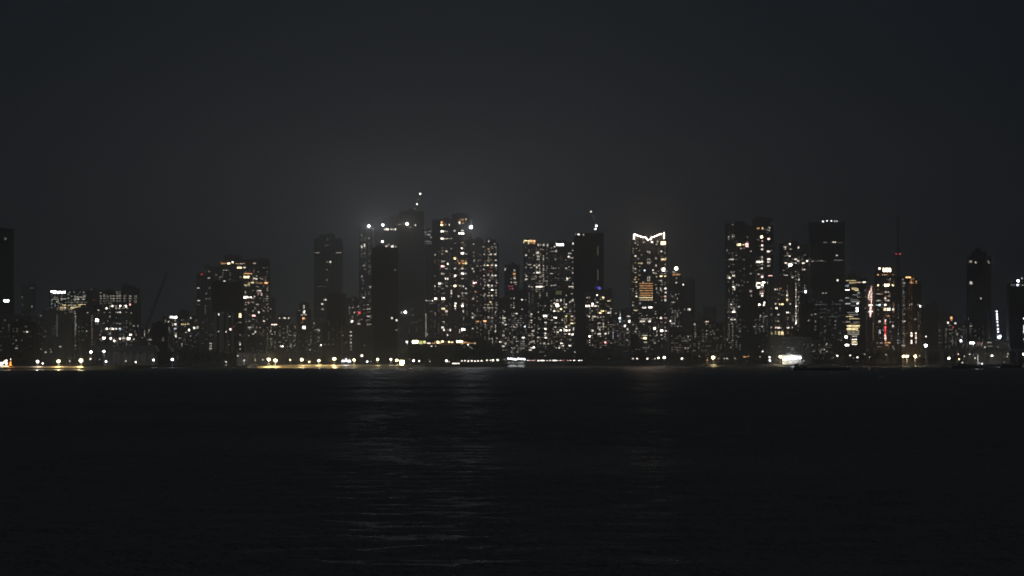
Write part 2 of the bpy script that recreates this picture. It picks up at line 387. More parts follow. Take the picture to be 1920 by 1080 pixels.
B('office_tower', 'office with a grid of lit windows on top and bright lamps below', [(186,228,546),(228,248,536),(248,260,541)], 5600, OB+'''
213 560 5 6 2;254 567 4 5 2;189 569 3;197 569 3;205 568.5 3 6 2;206 574 3;210.5 573.5 8 4 4;217 574 4 5 3;225.5 573.5 8 4 4;235.5 574 8 5 4.5;244 571 7p 3 4
199.5 578 8 4 3.4;204.5 578 5;217 578 5 4 3;223 578 5 6 2.4;231 578 4 7 2;239 578 4 5 2;196 585.5 3;206 585.5 4;217 585.5 4;225 585.5 6 9 2.4;236 585.5 3 6 2;248 587 5
205.5 593.5 4 4 4;218 596 2;194 606 2 6 3;228 607 3g 6 4;250 611 4 5 2;260 611 4 2 5;200 616.5 8 4 3.4;205 616.5 6 4 3.4;211 616.5 8 5 4;217 616.5 7 5 3.4;225 616.5 7c 4 3
237 615 2;206 625.5 4 3 4;248 627.5 8 7 3;255 628 5;186 628 4;195 634 9 7 4;208 634.5 8 5 4;215 639.5 8 5 4.4;225 635 7 4 3;231 634.5 5 9 4;241 635 9 6 5;251 636 6;247 640 4;192 638 2 6 4
253 622 3 2 6;186 636 3''', 'dark', 'rib', fill=[(188,256,600,648,30,2,3,'wgn')], pitch=5)
o = thing('tiled_market_hall', 'long low pale hall with square columns left of the trees', 'hall', (X(228,4650), 4650, GZ))
D = 4650; cx = X(228, D)
s = MB(); s.box(X(192,D)-cx, X(292,D)-cx, 0, 26, -.2, Z(662,D)-GZ); s.build('wall', M['concrete'], o)
s = MB(); s.hexa([(X(166,D)-cx,-3,Z(659,D)-GZ),(X(296,D)-cx,-3,Z(659,D)-GZ),(X(296,D)-cx,28,Z(659,D)-GZ),(X(166,D)-cx,28,Z(659,D)-GZ),
    (X(170,D)-cx,0,Z(650,D)-GZ),(X(290,D)-cx,0,Z(648,D)-GZ),(X(290,D)-cx,24,Z(648,D)-GZ),(X(170,D)-cx,24,Z(650,D)-GZ)]); s.build('roof', M['bluegrey'], o)
for px in (194,203,212,221,232,243,256,270,284):
    s = MB(); s.box(X(px,D)-cx, X(px+4,D)-cx, -2.4, -.2, -.2, Z(659.2,D)-GZ); s.build('column', M['pale'], o)
B('low_apartment_block', 'low dark block under the tip of the slanted crane mast', [(262,286,617)], 5400, '271 625 4 1.4 14;279 619 4 3 5;278 624 3;283 637 4 10 2;279 645 2 2 5', 'dark', 'slab')
B('low_apartment_block', 'blank black block between the slanted crane and white signed block', [(285,314,607)], 5300, '306 634 3 3 3;306 638 3 5 2', 'black', 'plain')
B('office_block', 'mid rise block with one white sign bar on its roof', [(305,373,593),(336,353,584,4)], 5600, '''
325.5 588 9n 15 3.8;321.5 596 5 2.4 5;328.5 600 4 2 6;311 601 5 3 3;316 603 5 3 3;358 596 5 3 4;340 600 3;329 608 7 4 4;324 609 4 3 6;344 608 6y 11 2.4;353 607.5 6y 5 3
328 616 6q 6 3;317 616 3 3 6;354 619 8 4 4;364 615 7 4 4;371 614 5 6 5;349 623 4 4 3;326 623 4;330 625 4;330 630 6 4 6;358 630 4;337 634 4 6 2;341 645 4 3 3;341 649 3
318 651 2 6 2;345 600 3''', 'dark', 'rib', fill=[(308,370,598,650,22,2,3,'wn')])
s_ = [(368,383,513),(383,401,500)]
B('apartment_tower', 'narrow twin shaft tower with a red roof beacon', s_, 5700, '''
378 500.5 5r 3 3;372 540 5 6 2;372.5 563.5 6 6 2.4;372 571 2 5 2;393 509 3 6 2;391 521.5 5 6 2.4;388 550 4 4 2;388 560 4 4 2;393 540 2 4 4;393 560 2 3 4;385 580 1 3 20
395 644 6 4 3;395 649 6 4 3;395 653.5 6 4 3''', 'concrete', 'rib')
B('apartment_tower', 'broad stepped tower with an orange lit roof terrace', [(399,456,500),(413,455,490,2),(420,450,479,5)], 6000, '''
418 494 5o 12 2.4;413 491 4o 2 5;428.5 494 8y 6 3.4;436 490.5 7 4 3.4;430 489 4o 6 2;444 494.5 4o 8 2;452 494.5 5 6 2;419.5 506.5 5;424.5 506 5;428 506.5 3;421 528 6 5 4;415 519 3 6 2
449 502 8y 10 3;405 515 2;427 540 1''', 'concrete', 'slab', fill=[(402,454,510,530,8,2,3,'w')])
B('apartment_tower', 'right stepped wing with golden balconies down to the shore', [(456,504,487),(504,514,560)], 5900, '''
457 501.5 6 5 3;457.5 494 5o 3 2;477 493.5 5 6 2.2;463 513 6o 18 2.2;459 519.5 8y 12 4;473 530 6y 8 3;463 534.5 6y 12 2;467 531 5y 4 4;476 522 6 4 3;480.5 523 6 5 3;490 523 5 4 2
487 531 5o 13 2.2;499 530.5 7o 8 3;498 525 4o 3 5;498 519.5 3;476 508 2 3 8;484 509.5 3;484 538 4;486 545 6 9 2.2;490.5 552 6 2.6 7;484 551 4p 4 6;460 548 4 2.6 6;458 557.5 9 9 4
465.5 557.5 7 4 3;470.5 557.5 8 4 3.4;477 556 6 3 4;466 567.5 5p 2 6;474 566 2p 10 4;483 570.5 5 6 2.2;478 578 4g 2 4;485 585.5 7 4 3.4;476 592 8p 7 3;457 581 4 5 2;491 570 4 2 2;491 579.5 4 2 2
505 569.5 4 2 2;505 576 4 2 2;505 583 4 2 2;495 602 6 4 3;468 614 5 7 2.4;478.5 622 6 2 6;475 627 7 4 3;491 627 3;458 604 3;462 604 3;505 560 3 8 2''', 'concrete', 'slab',
  fill=[(458,512,500,640,46,2,4,'wwpt')])
B('scaffold_wrapped_building', 'black cloth wrapped square block above pale fluted columns', [(400,456,584,1.5),(398,454,529,0,584)], 5400, '''
411 589.5 7 4 4;430 593.5 4 4 2;436 593.5 4 4 2;450 591.5 7y 5 9;414.5 615 4 2 6;426 618 6 4 4;432 617.5 7t 4 4;436.5 613 5r 4 4;425 622 7 4 4;410 621.5 5;402 621.5 3;404 629 3 6 2;414 640 2;414 647 2
428 640 3;428 646.5 4 4 2;450 604.5 3 6 2;450 628 3;450 642 4 2 4;450 646 6 3 4;450 654.5 4 3 2.4;407.5 666 5;435 626 3''', 'black', 'plain', roof=False)
D = 5400; wb = [o for o in bpy.data.objects if o.name.startswith('scaffold_wrapped_building')][0]
for px, wd in ((400.5,5.5),(411,8.5),(424,4.5),(434,3.5)):     # pale full-height fins below the wrap
    s = MB(); s.box(X(px,D)-X(427,D), X(px+wd,D)-X(427,D), .4, 1.45, .1, Z(585,D)-GZ); s.build('fin', M['pale'], wb)
B('low_apartment_block', 'dark squat block left of the first pair of beach lamps', [(462,499,632)], 5250, '', 'dark', 'slab')
B('low_apartment_block', 'narrow low block with one long pinkish lit balcony', [(497,521,601)], 5500,
  '514 608.5 7t 12 2.4;508 620 4 2 3;506.5 622.5 4;510 626.5 5;507 636 3;509 646 3;503 618 2;511 640 2', 'concrete', 'slab', fill=[(498,520,612,655,14,2,3,'w')])
B('low_apartment_block', 'grey block with a lit penthouse row and a lamp at foot', [(520,557,607),(521,544,592,3)], 5450, '''
524 596.5 5 3 3;529.5 596.5 4 3 3;534.5 596.5 6 6 3;541 596.5 6 3 3.4;543 620.5 5;542 628 5;550 628.5 4;535 639 5 2.4 3;550 639.5 4;545 649 4;550 649 4;528.5 649.5 8 6 3''', 'concrete', 'rib',
  fill=[(521,555,610,650,12,2,3,'w')])
B('small_tower', 'small dark tower with a lit white stair shaft and orange lantern', [(557,583,581),(561,579,569,2)], 5700, '''
570 577 5 2.4 12;570 585 8 3.4 6;570 590 5 13 1.5;569.5 597 7o 5 4;566 591 3 3 4;570 614 8 6 6.5;561 581 3;567 604 2o 8 4''', 'dark', 'rib')
B('low_apartment_block', 'low block with a slanting line of lights right of lantern tower', [(578,616,603)], 5350, '''
589 606 4 2 4;586 614 3 2 5;594 618 5 5 2;598 619.5 5 4 2.4;607 621.5 7 4 3;602 647 8 5 3;592 630 2;603 630 2;580 647 3;581 656 5;613 646 3;596 640 2''', 'concrete', 'rib', fill=[(580,614,624,650,12,2,2,'wn')])
B('apartment_tower', 'tall plain grey tower standing alone left of the crowned cluster', [(589,641,448),(600,627,440,3)], 6300, '''
595 474 4 8 2;635 474 4 11 2;619.5 491 6 4 3.4;614 491 4 3 3;613 505.5 3;604 537 1 20 2;609.5 562 6 6 3.4;604 570 6 6 3.4;605 580 4 5 3;613 460 2 10 2;613 449.5 2;613 525 3 2 5''', 'concrete', 'rib')
B('apartment_tower', 'black block standing before the lone plain grey tower', [(614,648,552)], 5600, '', 'black', 'plain')
B('low_apartment_block', 'brownish block lit from below by the tallest beach lamp', [(604,640,610)], 5000, '', 'brown', 'rib')
B('low_apartment_block', 'brown plain block with one vertical row of six lights', [(640,700,612)], 5150,
  '658 622.5 5 4 2.6;658 629.5 5 4 2.6;658 636 3 4 2.6;658 642.5 5 4 2.6;658 649 3 4 2.6;658 655.5 3 4 2.6;643 629 3;683 648 3;649 642 2', 'brown', 'plain')
B('apartment_block', 'block with a red window beside a column of amber windows', [(650,676,560),(676,698,566)], 5700, '''
655 577 4t;662 577 4t 5 2;672 574 4 2.4 4;664 586 6 3 3;674 586 7r 5 3.4;671 590.5 4p;660 602.5 8 4 4;661 594.5 3 6 2;672 603 3;678 599 3;673 607 5 6 3.4;690 571.5 4 5 2.4;691 579.5 5 8 2.2;691 585 3o 8 2
691 593 5t 7 3;691 600 3 7 2;691 608 4 8 2.4;689 611 4;675 612 3 6 2;662 562 3''', 'dark', 'slab', fill=[(652,697,566,612,18,2,3,'wt')])
# --- the tall cluster
B('apartment_tower', 'slim tower under the leftmost rooftop floodlight', [(673,700,428)], 5800, '''
698.5 429 4;678 441 3 2.4 5;678.5 462.5 6 3 5;683.5 460 6 2.6 7;676 460 3;683 474.5 3;678 476 3;692 447 3 4 3;693 475 2;682 498 4;684 505 3;679 518.5 5 2.6 3;681 525.5 3;694 538.5 5 3.4 4;681 531 2;680 541 3
682 558 6 5 2.4;694 500 3;694 507 2''', 'concrete', 'slab', floods=[(691.5,424,9,'n',2.0,120000)], fill=[(675,698,440,600,36,2,3,'wn')])
B('apartment_tower', 'brown grey tower just behind the black cluster front', [(699,722,432)], 6100, '', 'brown', 'rib')
B('office_tower', 'bluish tower with two bright glazed rows left of the tallest roof', [(719,746,408)], 5900, '''
719.5 430 6 4 4;726 430 8 5 4;733 430 6 4 4;738 430 5 4 3;742.5 430 7 5 4;725 461.5 6 5 3;729 458.5 4 3 3;735 462 7 6 3;743 463.5 6 3 5;739 460 4''', 'bluegrey', 'rib',
  floods=[(718,422,9,'n',1.8,75000),(717,453,9,'n',1.6,20000)])
B('construction_tower', 'black unlit shaft in front of the tallest towers', [(697,746,465)], 5500, '741 506 2 5 3;735 596.5 6 4 4;743.5 600.5 6 4 4;743 619 4', 'black', 'plain')
B('construction_tower', 'tallest dark tower with a crane and one roof floodlight', [(743,795,404),(749,794,397,2)], 5750, '''
749 421 4 7 2;756 421 3 6 2;779 422 6 3 3.6;769 426 3 8 2;753 586 4 3 6''', 'bluegrey', 'slab', floods=[(763.5,420,9,'w',2.2,90000),(760,585.5,9,'n',2.0,15000)])
B('apartment_tower', 'dark gap tower with ghostly lit top floors beside tallest tower', [(794,812,431)], 6000, '''
798 435 4n 4 2.4;806 434 4n 6 2.4;799 440 4n 5 2.4;805 440 5n 5 3;808 445 4n 4 3;803 453 3n 14 2;803 457 2 14 2''', 'dark', 'rib')
B('low_apartment_block', 'slim low block with a thin glowing vertical edge strip', [(797,814,582),(797,813,562,3)], 5450, '799.5 563.5 6;805 564 4 5 2.4;811 564 6 4 2.6;808 569 2 10 2;798.6 610 4 1.5 52;801 626.5 5p;808 584 2 8 2', 'dark', 'rib')
B('apartment_tower', 'left half of the brightest twin tower full of scattered windows', [(811,850,413)], 5500, '''
829 417 6o 6 4;829 422 8y 6 4;836.5 421 5o 3 4;843 421.5 7 2.6 4;829.5 434 8 6 4;837 434 5 5 3;837 439 3 4 3;829.5 447.5 8 7 3.4;837.5 447.5 6 5 3;843 447.5 6;846.5 447 4
830 465 3y 6 2;830 470.5 3y 5 3;830 476 4y 6 2;837 471 6 4 4;846 466 4;843.5 476 4;816.5 477.5 5 4 3.4;830.5 490 5 7 3;830 499 8p 7 3.6;839.5 494.5 7 3.4 4;837 503.5 5 5 3;843 499 3;825 504 3
830 513.5 5 7 4;843.5 513 3;837.5 522.5 7 7 4;824 531.5 8 4.6 4;829 531.5 4 6 2.4;837 531.5 3;816 536.5 5 3 4;824 537 4 5 3;837.5 536.5 5 4 3.4;846 536 3;830 541 3 6 3;846.5 545 5 3 4;846.5 550 6 3 4;846 555.5 4
832 550 3;817 560 8 5 4.4;831 560 8 7 4.4;832 564 4;843.5 570 4 2.4 4;824 574 3;837 574 5;831 579 7y 7 4;824 584 3;837 583.5 7t 4.4 4.4;831 590 3o 6 2;837.5 590 4;816 587 4;817 591 5;831.5 604 4 5 4
830 614 7 5 4;832 618.5 7 4 4;838 618 4;844 618.5 7 3.4 5;838.5 628 6 4 4;844 628 3''', 'dark', 'rib', fill=[(812,849,470,636,34,2,3,'wwto')])
B('apartment_tower', 'right half of the brightest twin tower with gold penthouse windows', [(850,884,404),(848,882,402,3)], 5500, '''
866 412 4o 11 4;874 411 5y 3 4;862 418 7 4 5;868 418 4o 6 4;867 432.5 6 6 2;865 437.5 9 11 3;852.5 433 5 4 4;870 447.5 3y 6 2;877 448 3o;868 455 3y 8 3;871 460 3y 6 3;853 456 2 7 2
865 465.5 7 5 3;869 466 3 6 3;867 475 8 6 4;874 476 4 5 3;852.5 484.5 7y 5 4.4;857 484 4o;858 489.5 5o 4 3;867 489 5o 6 3;873 489 4o;862 493.5 6o 5 3;868 493.5 6o 4 3;873.5 493.5 7y 4 4;868 499 3o 7 2
853 503.5 5 4 4;866.5 503.5 5 6 3.4;873 504 3;867 513 7 6 4;873 513 5 4 3;853.5 517 7 4.4 4.4;867 522 4 8 2.4;853 536 8y 5.4 4;863 536 5 5 3;869.5 536.5 6 3.4 4;873.5 541 5 3.4 3.4
867 550 4 4 4;873.5 550 4 4 4;860 555.5 5 4 4;868 560 3o 7 2;873 560 3o;868 555 3 5 2;854 569 7 3.4 4;853.5 574 7 3.4 4;853.5 578.5 5 3 4;868 569 5 6 3;867 573.5 8 5 4;869.5 583.5 6 4 4
870 595 4;870 599.5 4;868.5 618 9 8 4.4;862 620 5 2 8''', 'dark', 'rib', fill=[(851,883,470,636,26,2,3,'wwoo')], floods=[(883.5,426,9,'n',2.4,140000)])
B('apartment_tower', 'brown dim tower behind the right hand rooftop floodlight', [(884,906,449)], 5900, '''
888 458 5;888 474 3;888 480 3;890 488 4 5 3;897 489 3 2 4;886 504 6 3 3.6;888.5 509 5 4 3;886 527 4;890 530.5 8p 7 3.6;887 536 4;891.5 547 6o 3.4 3.4;891 553 3o;887 560 5 4 4;886 587.5 5;889 590 4;891 592 4 4 3
886 595 6 3.4 4;891 597 3;895 602.5 5o 8 3;893 606 3o;886.5 616 6;895 616 3''', 'brown', 'rib', fill=[(885,905,470,640,20,2,3,'wt')])
B('apartment_tower', 'busy tower packed with white balcony lights right of the floodlight', [(905,935,456),(911,930,450,2)], 5600, '''
916.5 452 6 2.4 3.4;927.5 457.5 5;907 463 4 4 2;916 466.5 4o 6 3;921 464 3;929 463 4 5 2;917.5 472.5 4;907.5 477 4 4 2;915 477 3;920.5 477 6 4 3;928.5 477 6 4 3;916 483 4y;920 487 3y 6 3;915 488 4y;929.5 488 5 5 2.4
909.5 490 4 2 2;908.5 497 6;914.5 497.5 7y 4 2.6;922 497.5 6 6 2.6;929.5 498 7 5 3;907 505 5;920 502 4p 6 2;918 508 4r 4 3;922 508 3o;907.5 517 5;916 515 4 4 5;923 516.5 6 4 3;929 516.5 6 5 2.6;920 520 4
908 524 4 5 2;918 526 4 4 4;931.5 530.5 6;909 529 4;909 535 5;915.5 535 7 4 3;922.5 535.5 6 4 3;929 536 4;917.5 538 5;906.5 540.5 4;923 543.5 7 5 3;930 543.5 5 5 2;917 549 4;930 549 4 4 2;909 552 5 2 4;907.5 555 5
916 554.5 5 5 2.4;922.5 554.5 5 4 4;930 554.5 4 4 2;924 560 3;920 566 6y 4 3;922 570 4y;910 571 4;915.5 571.5 5 4 2;908 577 4 4 2;919 577 5 13 1.6;930 577 3 4 2;910.5 582 3;929 586 4 2 7
916 595 4 4 5;922.5 596 5 6 2;909.5 602 7o 7 3.4;921 602 4;912 610 3;912 615 3;929 612 4 1.6 8;929 621 6 2.4 4;917.5 634.5 4;922 634.5 4;932 634.5 4;920 615 3 2 12;911.5 642 4''', 'dark', 'slab',
  fill=[(906,934,460,640,55,2,4,'wwwt')])
# --- right of the cluster
B('apartment_tower', 'short tower with magenta lit windows left of the gold crowned tower', [(946,974,497)], 5700, '''
945.5 504.5 6 2 5;964.5 507 4 4 4;964.5 513.5 6o 6 3;965 522 6t 5 3;959 523 3;959 529.5 6;966 529.5 5t 7 2.4;967 533 4t;955 537 4m 3 3;960 536.5 4m 4 3;956 542 4m 3 3;961 541 4m 4 3;967.5 547.5 4;965 518 4t''', 'dark', 'slab')
B('apartment_tower', 'tower with a gold lit roof frame and bright central balconies', [(981,1004,450),(1004,1028,456)], 5800, '''
990 451.5 7y 18 2.4;982 454 6y 1.6 5;991 455 6y 3 6;996 454 6o 4 3;1004 451.5 7o 6 4;1001 456 5o 6 3;1009.5 459 6 3 5;1014 459 4 2 5;1019.5 459 5 4 5;1026.5 459.5 6 2.6 5;1008 473.5 6 6 5;1015 467 4;1017 469 3
1009 481 5 5 4;1009 486.5 5 6 2.6;1001 478 4;1019 485 4g 3 6;1014 477 3;986.5 478.5 6 4 3;992 471 2 5 2;988 494 3;993 496 4 9 2.4;986 502 4;996 502 4 5 2.4;1005 498 6 4 3;1010.5 497.5 6 4 3;1006.5 501 6 3 3
1019 498 5 3 3;1019 505 4 3 6;1024 507 3;1009 511 7 10 2.6;1001.5 512 5;1016 517 4 7 2.4;987 518 6;987 523.5 6 6 2.4;1005 523 4 9 2;1014 520.5 4 5 2;1019.5 523 4;1022 527 4;1008 531 3 16 2
1007 537.5 8 14 2.2;1019.5 537 5;992 537 4 3 4;997 538 4 4 3;985.5 546 4 2 4;989.5 547 4 2 4;1009 542 3 10 2''', 'concrete', 'slab', fill=[(1002,1027,462,560,44,2,4,'wwy'),(982,1003,462,570,16,2,3,'w')])
B('office_tower', 'grey tower with a white sign bar on its roof corner', [(1030,1077,455)], 5900, '''
1050.5 459 9n 16 4.6;1043 454.5 6;1040 462.5 5 3 5;1034 465 4;1037 471 3 11 2;1043 471 5 3 5;1075 454.5 7 3.4 3.4;1074 469.5 5;1068.5 475 5 7 2;1066.5 481 7 4 3.4;1072 483.5 5 7 2.4;1042 486 3 4 6;1038 503 3 12 2.4
1062 503 5 6 2.4;1067 500 4;1074 503 5 3 2.6;1034 513 5 6 2.4;1074 512 5 4 2.6;1063.5 523 7 3.4 5;1061 526 4;1068 521 4 4 2;1042 521 3;1034 535.5 5 4 2.4;1038 535 5;1041 535 4;1071 537.5 6 11 2.2;1074 532 4;1075 540.5 4
1072 551 5 5 2''', 'concrete', 'slab', fill=[(1031,1076,470,560,20,2,3,'wn')])
B('construction_tower', 'wide black tower with a crane and small lights on its roof edge', [(1076,1132,438),(1077,1100,520,-.5,560)], 5500, '''
1085 439 7 4 3;1094 440 5 3 3;1080 439 3 5 2;1124 540.5 5b 6 6;1121 539 2b 12 6;1121 470 1 3 20;1121 515 1 3 24''', 'black', 'plain', roof=False)
B('apartment_block', 'brown windowed block in front row below the magenta lit tower', [(934,958,561)], 5300, '''
946 584.5 4 6 2.2;945 596.5 6 7 3;938 596 4 2 3;943 592.5 4;946 601 4 6 2;943 605 5 5 2.6;948 608.5 6 4 3;944 621 4 4 3;944 629 5 5 3;938 641 7 5 2.6;948 644.5 6 3.4 3;943.5 649 6 5 3;946 656.5 3 9 2''', 'brown', 'slab',
  fill=[(936,957,580,665,18,2,4,'w')], pitch=4)
B('apartment_block', 'dark front row block with small paired lights above the jetty', [(957,990,545)], 5250, '''
957 559.5 4;964 559.5 5 3.4 3;956 572 4;956 576.5 3;963.5 568 4 2.4 2;963.5 572.5 4 2 2;963.5 576.5 6 2.4 2.4;960 588 3 2 2;964 588 4 2 2;968.5 588 6 4.4 2.6;964 612.5 6;957 612.5 4;968.5 608.5 5 4 2.2;970 612.5 5
984.5 612 8q 3.2 3.2;964 632 5;961 640.5 4;957 641 3;969 640 4;969 648 4;960 652 5;964.5 652 5;957 660 4;969 660 4;969 635 3;979 562 6 4.4 3;985.5 562 4;979.5 580 5;981 633 7 6 3;981 640 4 5 3;981 646 2 8 8''', 'dark', 'slab',
  fill=[(959,988,590,665,26,2,4,'wwn')], pitch=4)
B('apartment_block', 'narrow front row block lit in its middle column beside jetty lamps', [(989,1005,583)], 5350, '''
996 589 6 5 2.6;991 585 3 4 2;995.5 593.5 4 4 3;996 601 5 5 3;996 605 4 5 2;999.5 620.5 6 5 3;994 629 4 9 2;999.5 629 5 5 2.4;995.5 641 6 5 2.4;1000.5 640 6 4 3.4;992 645 4;1000.5 651.5 8 4 4;996 652.5 6 4 2.4;994 656.5 6 6 3
991 636 3''', 'dark', 'slab', fill=[(990,1004,590,660,12,2,4,'w')], pitch=4)
B('apartment_block', 'front row block with one bright column under the sign bar tower', [(1005,1031,561)], 5300, '''
1009.5 569 4 2 3;1009.5 573.5 3;1009.5 585 5 3 2.6;1010 597 4 2 6;1010 616.5 5 3 3;1009.5 632.5 6 4.6 3;1008 640 4;1014 644 4 4 3;1020.5 644 6 4 3.4;1028 644 5;1022 573 4;1022 592.5 8 8 3.4;1022 597 4 4 2.4;1023 605 6 4.6 2.6
1022.5 616.5 7 5 3.2;1022.5 625 6 4 3;1022.5 629 5 4 2;1023.5 633 7 4.6 3.4;1016 660 2 12 2;1022 667 4''', 'dark', 'slab', fill=[(1006,1030,566,655,18,2,3,'w')], pitch=4)
B('apartment_block', 'busiest front row block mixing white and yellow green windows', [(1031,1079,545)], 5250, '''
1048 541 2k 12 8;1034 564 4;1040 562 4 2 4;1045 563.5 6 4 3;1051.5 563 6 3.4 4.6;1040 569 6 4 3;1045 572.5 9 6 5.6;1045 577 5y 4 2;1034 574 5 4 2.4;1033 581 4 2 5;1039.5 583.5 7 4.4 3;1046 583.5 5y 4 2.4;1051.5 579.5 7y 4.6 3.4
1058 583.5 5;1061.5 570.5 6 3.4 3;1061.5 577 5;1058 577 4;1058 565 3 2 14;1061.5 554 4;1072.5 551 5 5 2;1070 565 6 3 4;1074 563 6 3 5;1068 567 5;1041 595.5 8 7 3;1035 600 5 5 2.6;1041.5 605.5 5 5 2.4;1054 600 5 3 3
1041 613 5 5 3;1037 617 4;1040 622 4;1045.5 623 6 4 3.4;1061.5 593 6k 4 3;1058 600 3y 2 9;1062 600 3y 2 12;1073 593 6t 6 2.4;1072 600 5o 4 3;1072.5 606.5 7y 6 3;1068 610 4y 4 4;1061.5 612.5 7 4 3.4;1051 619.5 8 4 3.4
1058 618.5 6 2.6 8;1061.5 619.5 8 4.6 4;1068 619 7 4 3.4;1075 617 6 2.6 6;1060 626 5 6 2;1068 626 7 4 3;1073.5 627 7 5 4.4;1053 643.5 7 6 3;1055 648.5 6 5 3;1053 637 3;1042.5 652 5;1048.5 652 6 4 3;1068.5 648 7 5 3;1069 637 3 5 4
1078 660 5 2 3''', 'dark', 'slab', fill=[(1032,1078,560,660,46,2,4,'wwwy')], pitch=4)
B('apartment_block', 'windowed block in front of the wide black crane tower', [(1098,1133,549),(1133,1148,544)], 5300, '''
1119.5 553.5 7 4 3;1101 558 4 4 3;1105 558 4;1134 558 7y 4 4;1119.5 567 5 6 2.6;1142 564 6y 7 2.4;1100 573.5 8 3.4 4;1104.5 573.5 7 4 4;1111 571.5 8 3.4 7;1116.5 573.5 7 6 2.6;1122 574 5;1119 580.5 4;1110 583 4
1125.5 586.5 7y 5 3.4;1132.5 583 7y 7 2.4;1140.5 586.5 6 4 3.4;1144.5 586 5 3 5;1104.5 593.5 6 4 3;1114 593.5 6 7 3;1120 594 5;1111 597 4;1126.5 594 5;1134 594 5;1123.5 606 5 7 2.6;1134 607 5 3 4;1134 612 5 3 5
1111 620 6 4.4 4;1123 616 5 5 3;1124.5 619 5 4 3;1123.5 626 6 7 3.4;1134.5 626 6 4 4;1141 624 4 3 6;1105.5 631 8 4 4;1110 629 4;1105.5 638 4;1105.5 642 5;1134.5 642 7p 4 3.6;1130 642 3r 4 3;1139 642 3r 4 3''', 'dark', 'slab',
  fill=[(1099,1147,555,650,40,2,4,'wwy')], pitch=4)
B('apartment_block', 'hazy cluster block with cyan and white lights left of neon crown', [(1147,1164,586),(1164,1183,580)], 6600, '''
1155 586.5 4 4 3;1165 597 8c 4 4;1164 603 6c 3.4 3.6;1171.5 611 8 4 4;1180 578 5 2 9;1179 593 6t 8 2.4;1181 602.5 8 5 5;1177 617 6 3 4;1176 624 4 4 3;1176 638 5t;1149.5 628 4q 2 18;1159 629 4 3 3;1157 620 2 8 2''', 'concrete', 'slab',
  fill=[(1149,1182,600,650,34,2,3,'wwt')], pitch=4)
# --- neon crowned tower
ns = '''1191 456 4;1196 459 4;1207 454 4 3 4;1222.5 454 7 5 3.4;1231 458 5;1233 453 5 3 4;1243.5 456 8y 11 7;1240 471.5 6 4 3;1246 472 3;1214.5 472 5 2 4;1218 473 5 2 4;1191.5 480 6 4 3;1197 485 4
1214.5 486 4 2 4;1218 486 4 2 4;1214.5 492.5 5 2 5;1218 492.5 5 2 5;1230 484.5 4 3 5;1244 486.5 6y 11 4;1240 481 3;1248 484 3;1200.5 493.5 5y 10 2.2;1191 493 3;1230 498 5 3.4 4;1208.5 507 7c 3.4 3;1224.5 506.5 6 3 3.4;1225.5 511.5 5 3 3
1244 505.5 9 6 6;1191 504 4 4 4;1191 511 4 4 3;1231 518.5 5;1239.5 518 7y 5 3;1247 518 6y 4.6 3;1214.5 520 5 2 5;1218 520 5 2 5;1214.5 525.5 5 2 4;1218 525.5 5 2 4;1239.5 526 5 5 2.4;1192 520 5y;1190 524 5y 4 2.4;1197 524 4o;1193 529 6y 4 2.6;1206 529 5
1247.5 541 7 5 3.4;1248 548.5 6 4 3.4;1247 556 6p 5 2.4;1247.5 563 7 4 3.4;1239 542 5 3 7;1231 541 4 3 5;1232 548 4;1240 556 4o;1193 550 5;1193.5 555.5 6 4 3;1186.5 572.5 5;1200 568.5 4 4 3;1192 582 5y 8 2.6
1208 577 6 9 3;1219.5 576.5 8 8 3;1239.5 596 7 3.4 4;1232 596 4;1248 596 5p 6 2.4;1204.5 602.5 6 11 3;1218 602.5 7 5 3.2;1208 598 4 14 2;1219 598 4 6 2;1240 604 3p 4 3;1248 604 3p;1227.5 616 8 4.4 4.4;1232 621 4 3 4
1240.5 620 8 6 4;1248.5 620.5 6 5 3;1194 616 5 4 2.4;1191.5 622 5 4 2.6;1209 629 5 12 2;1209 634 8y 7 3.6;1203 634 4;1219 629 4;1210 641.5 5 7 2.2;1232 628 4 3 4;1240 628 5 4 3;1228 643 4 5 2.4;1212 652 2 16 2'''
for i, y in enumerate((531.5, 535.8, 540.2, 544.8, 549.5, 553.6)): ns += ';1211.5 %g 5o 29 1.7' % y
ns += ';1211.5 558 6y 29 2;1211.5 562.3 5y 29 2'
nt_ = B('neon_crowned_tower', 'tower with a white neon gull wing crown and orange striped panel', [(1183,1252,451)], 5400, ns, 'dark', 'glass',
  fill=[(1184,1204,455,640,26,2,4,'wwy'),(1226,1251,460,640,30,2,4,'wwt'),(1204,1226,585,640,12,2,3,'w')], roof=False, pitch=5)
D = 5400; cx = X((1183+1252)/2, D)
def neon(parent, pts, D, cx, c, b, r, name, yoff=0.6, z0=GZ):
    s = MB()
    for (a, b1), (c1, d1) in zip(pts, pts[1:]): s.tube((X(a,D)-cx, -yoff, Z(b1,D)-z0), (X(c1,D)-cx, -yoff, Z(d1,D)-z0), r)
    return s.build(name, em(c, b), parent)
s = MB()
for a, ya, b1, yb in ((1186,436,1216,449),(1219,449,1248,436)):       # sloped parapet wings carrying the tubes
    s.hexa([(X(a,D)-cx,0,Z(451.2,D)-GZ),(X(b1,D)-cx,0,Z(451.2,D)-GZ),(X(b1,D)-cx,2,Z(451.2,D)-GZ),(X(a,D)-cx,2,Z(451.2,D)-GZ),
            (X(a,D)-cx,0,Z(ya+2,D)-GZ),(X(b1,D)-cx,0,Z(yb+1,D)-GZ),(X(b1,D)-cx,2,Z(yb+1,D)-GZ),(X(a,D)-cx,2,Z(ya+2,D)-GZ)])
s.build('crown_parapet', M['dark'], nt_)
neon(nt_, [(1189,448.5),(1189,439),(1196,441.5),(1203,444),(1211,445.5),(1214,448.5),(1215.5,451)], D, cx, 't', 9, .6, 'neon_tube')
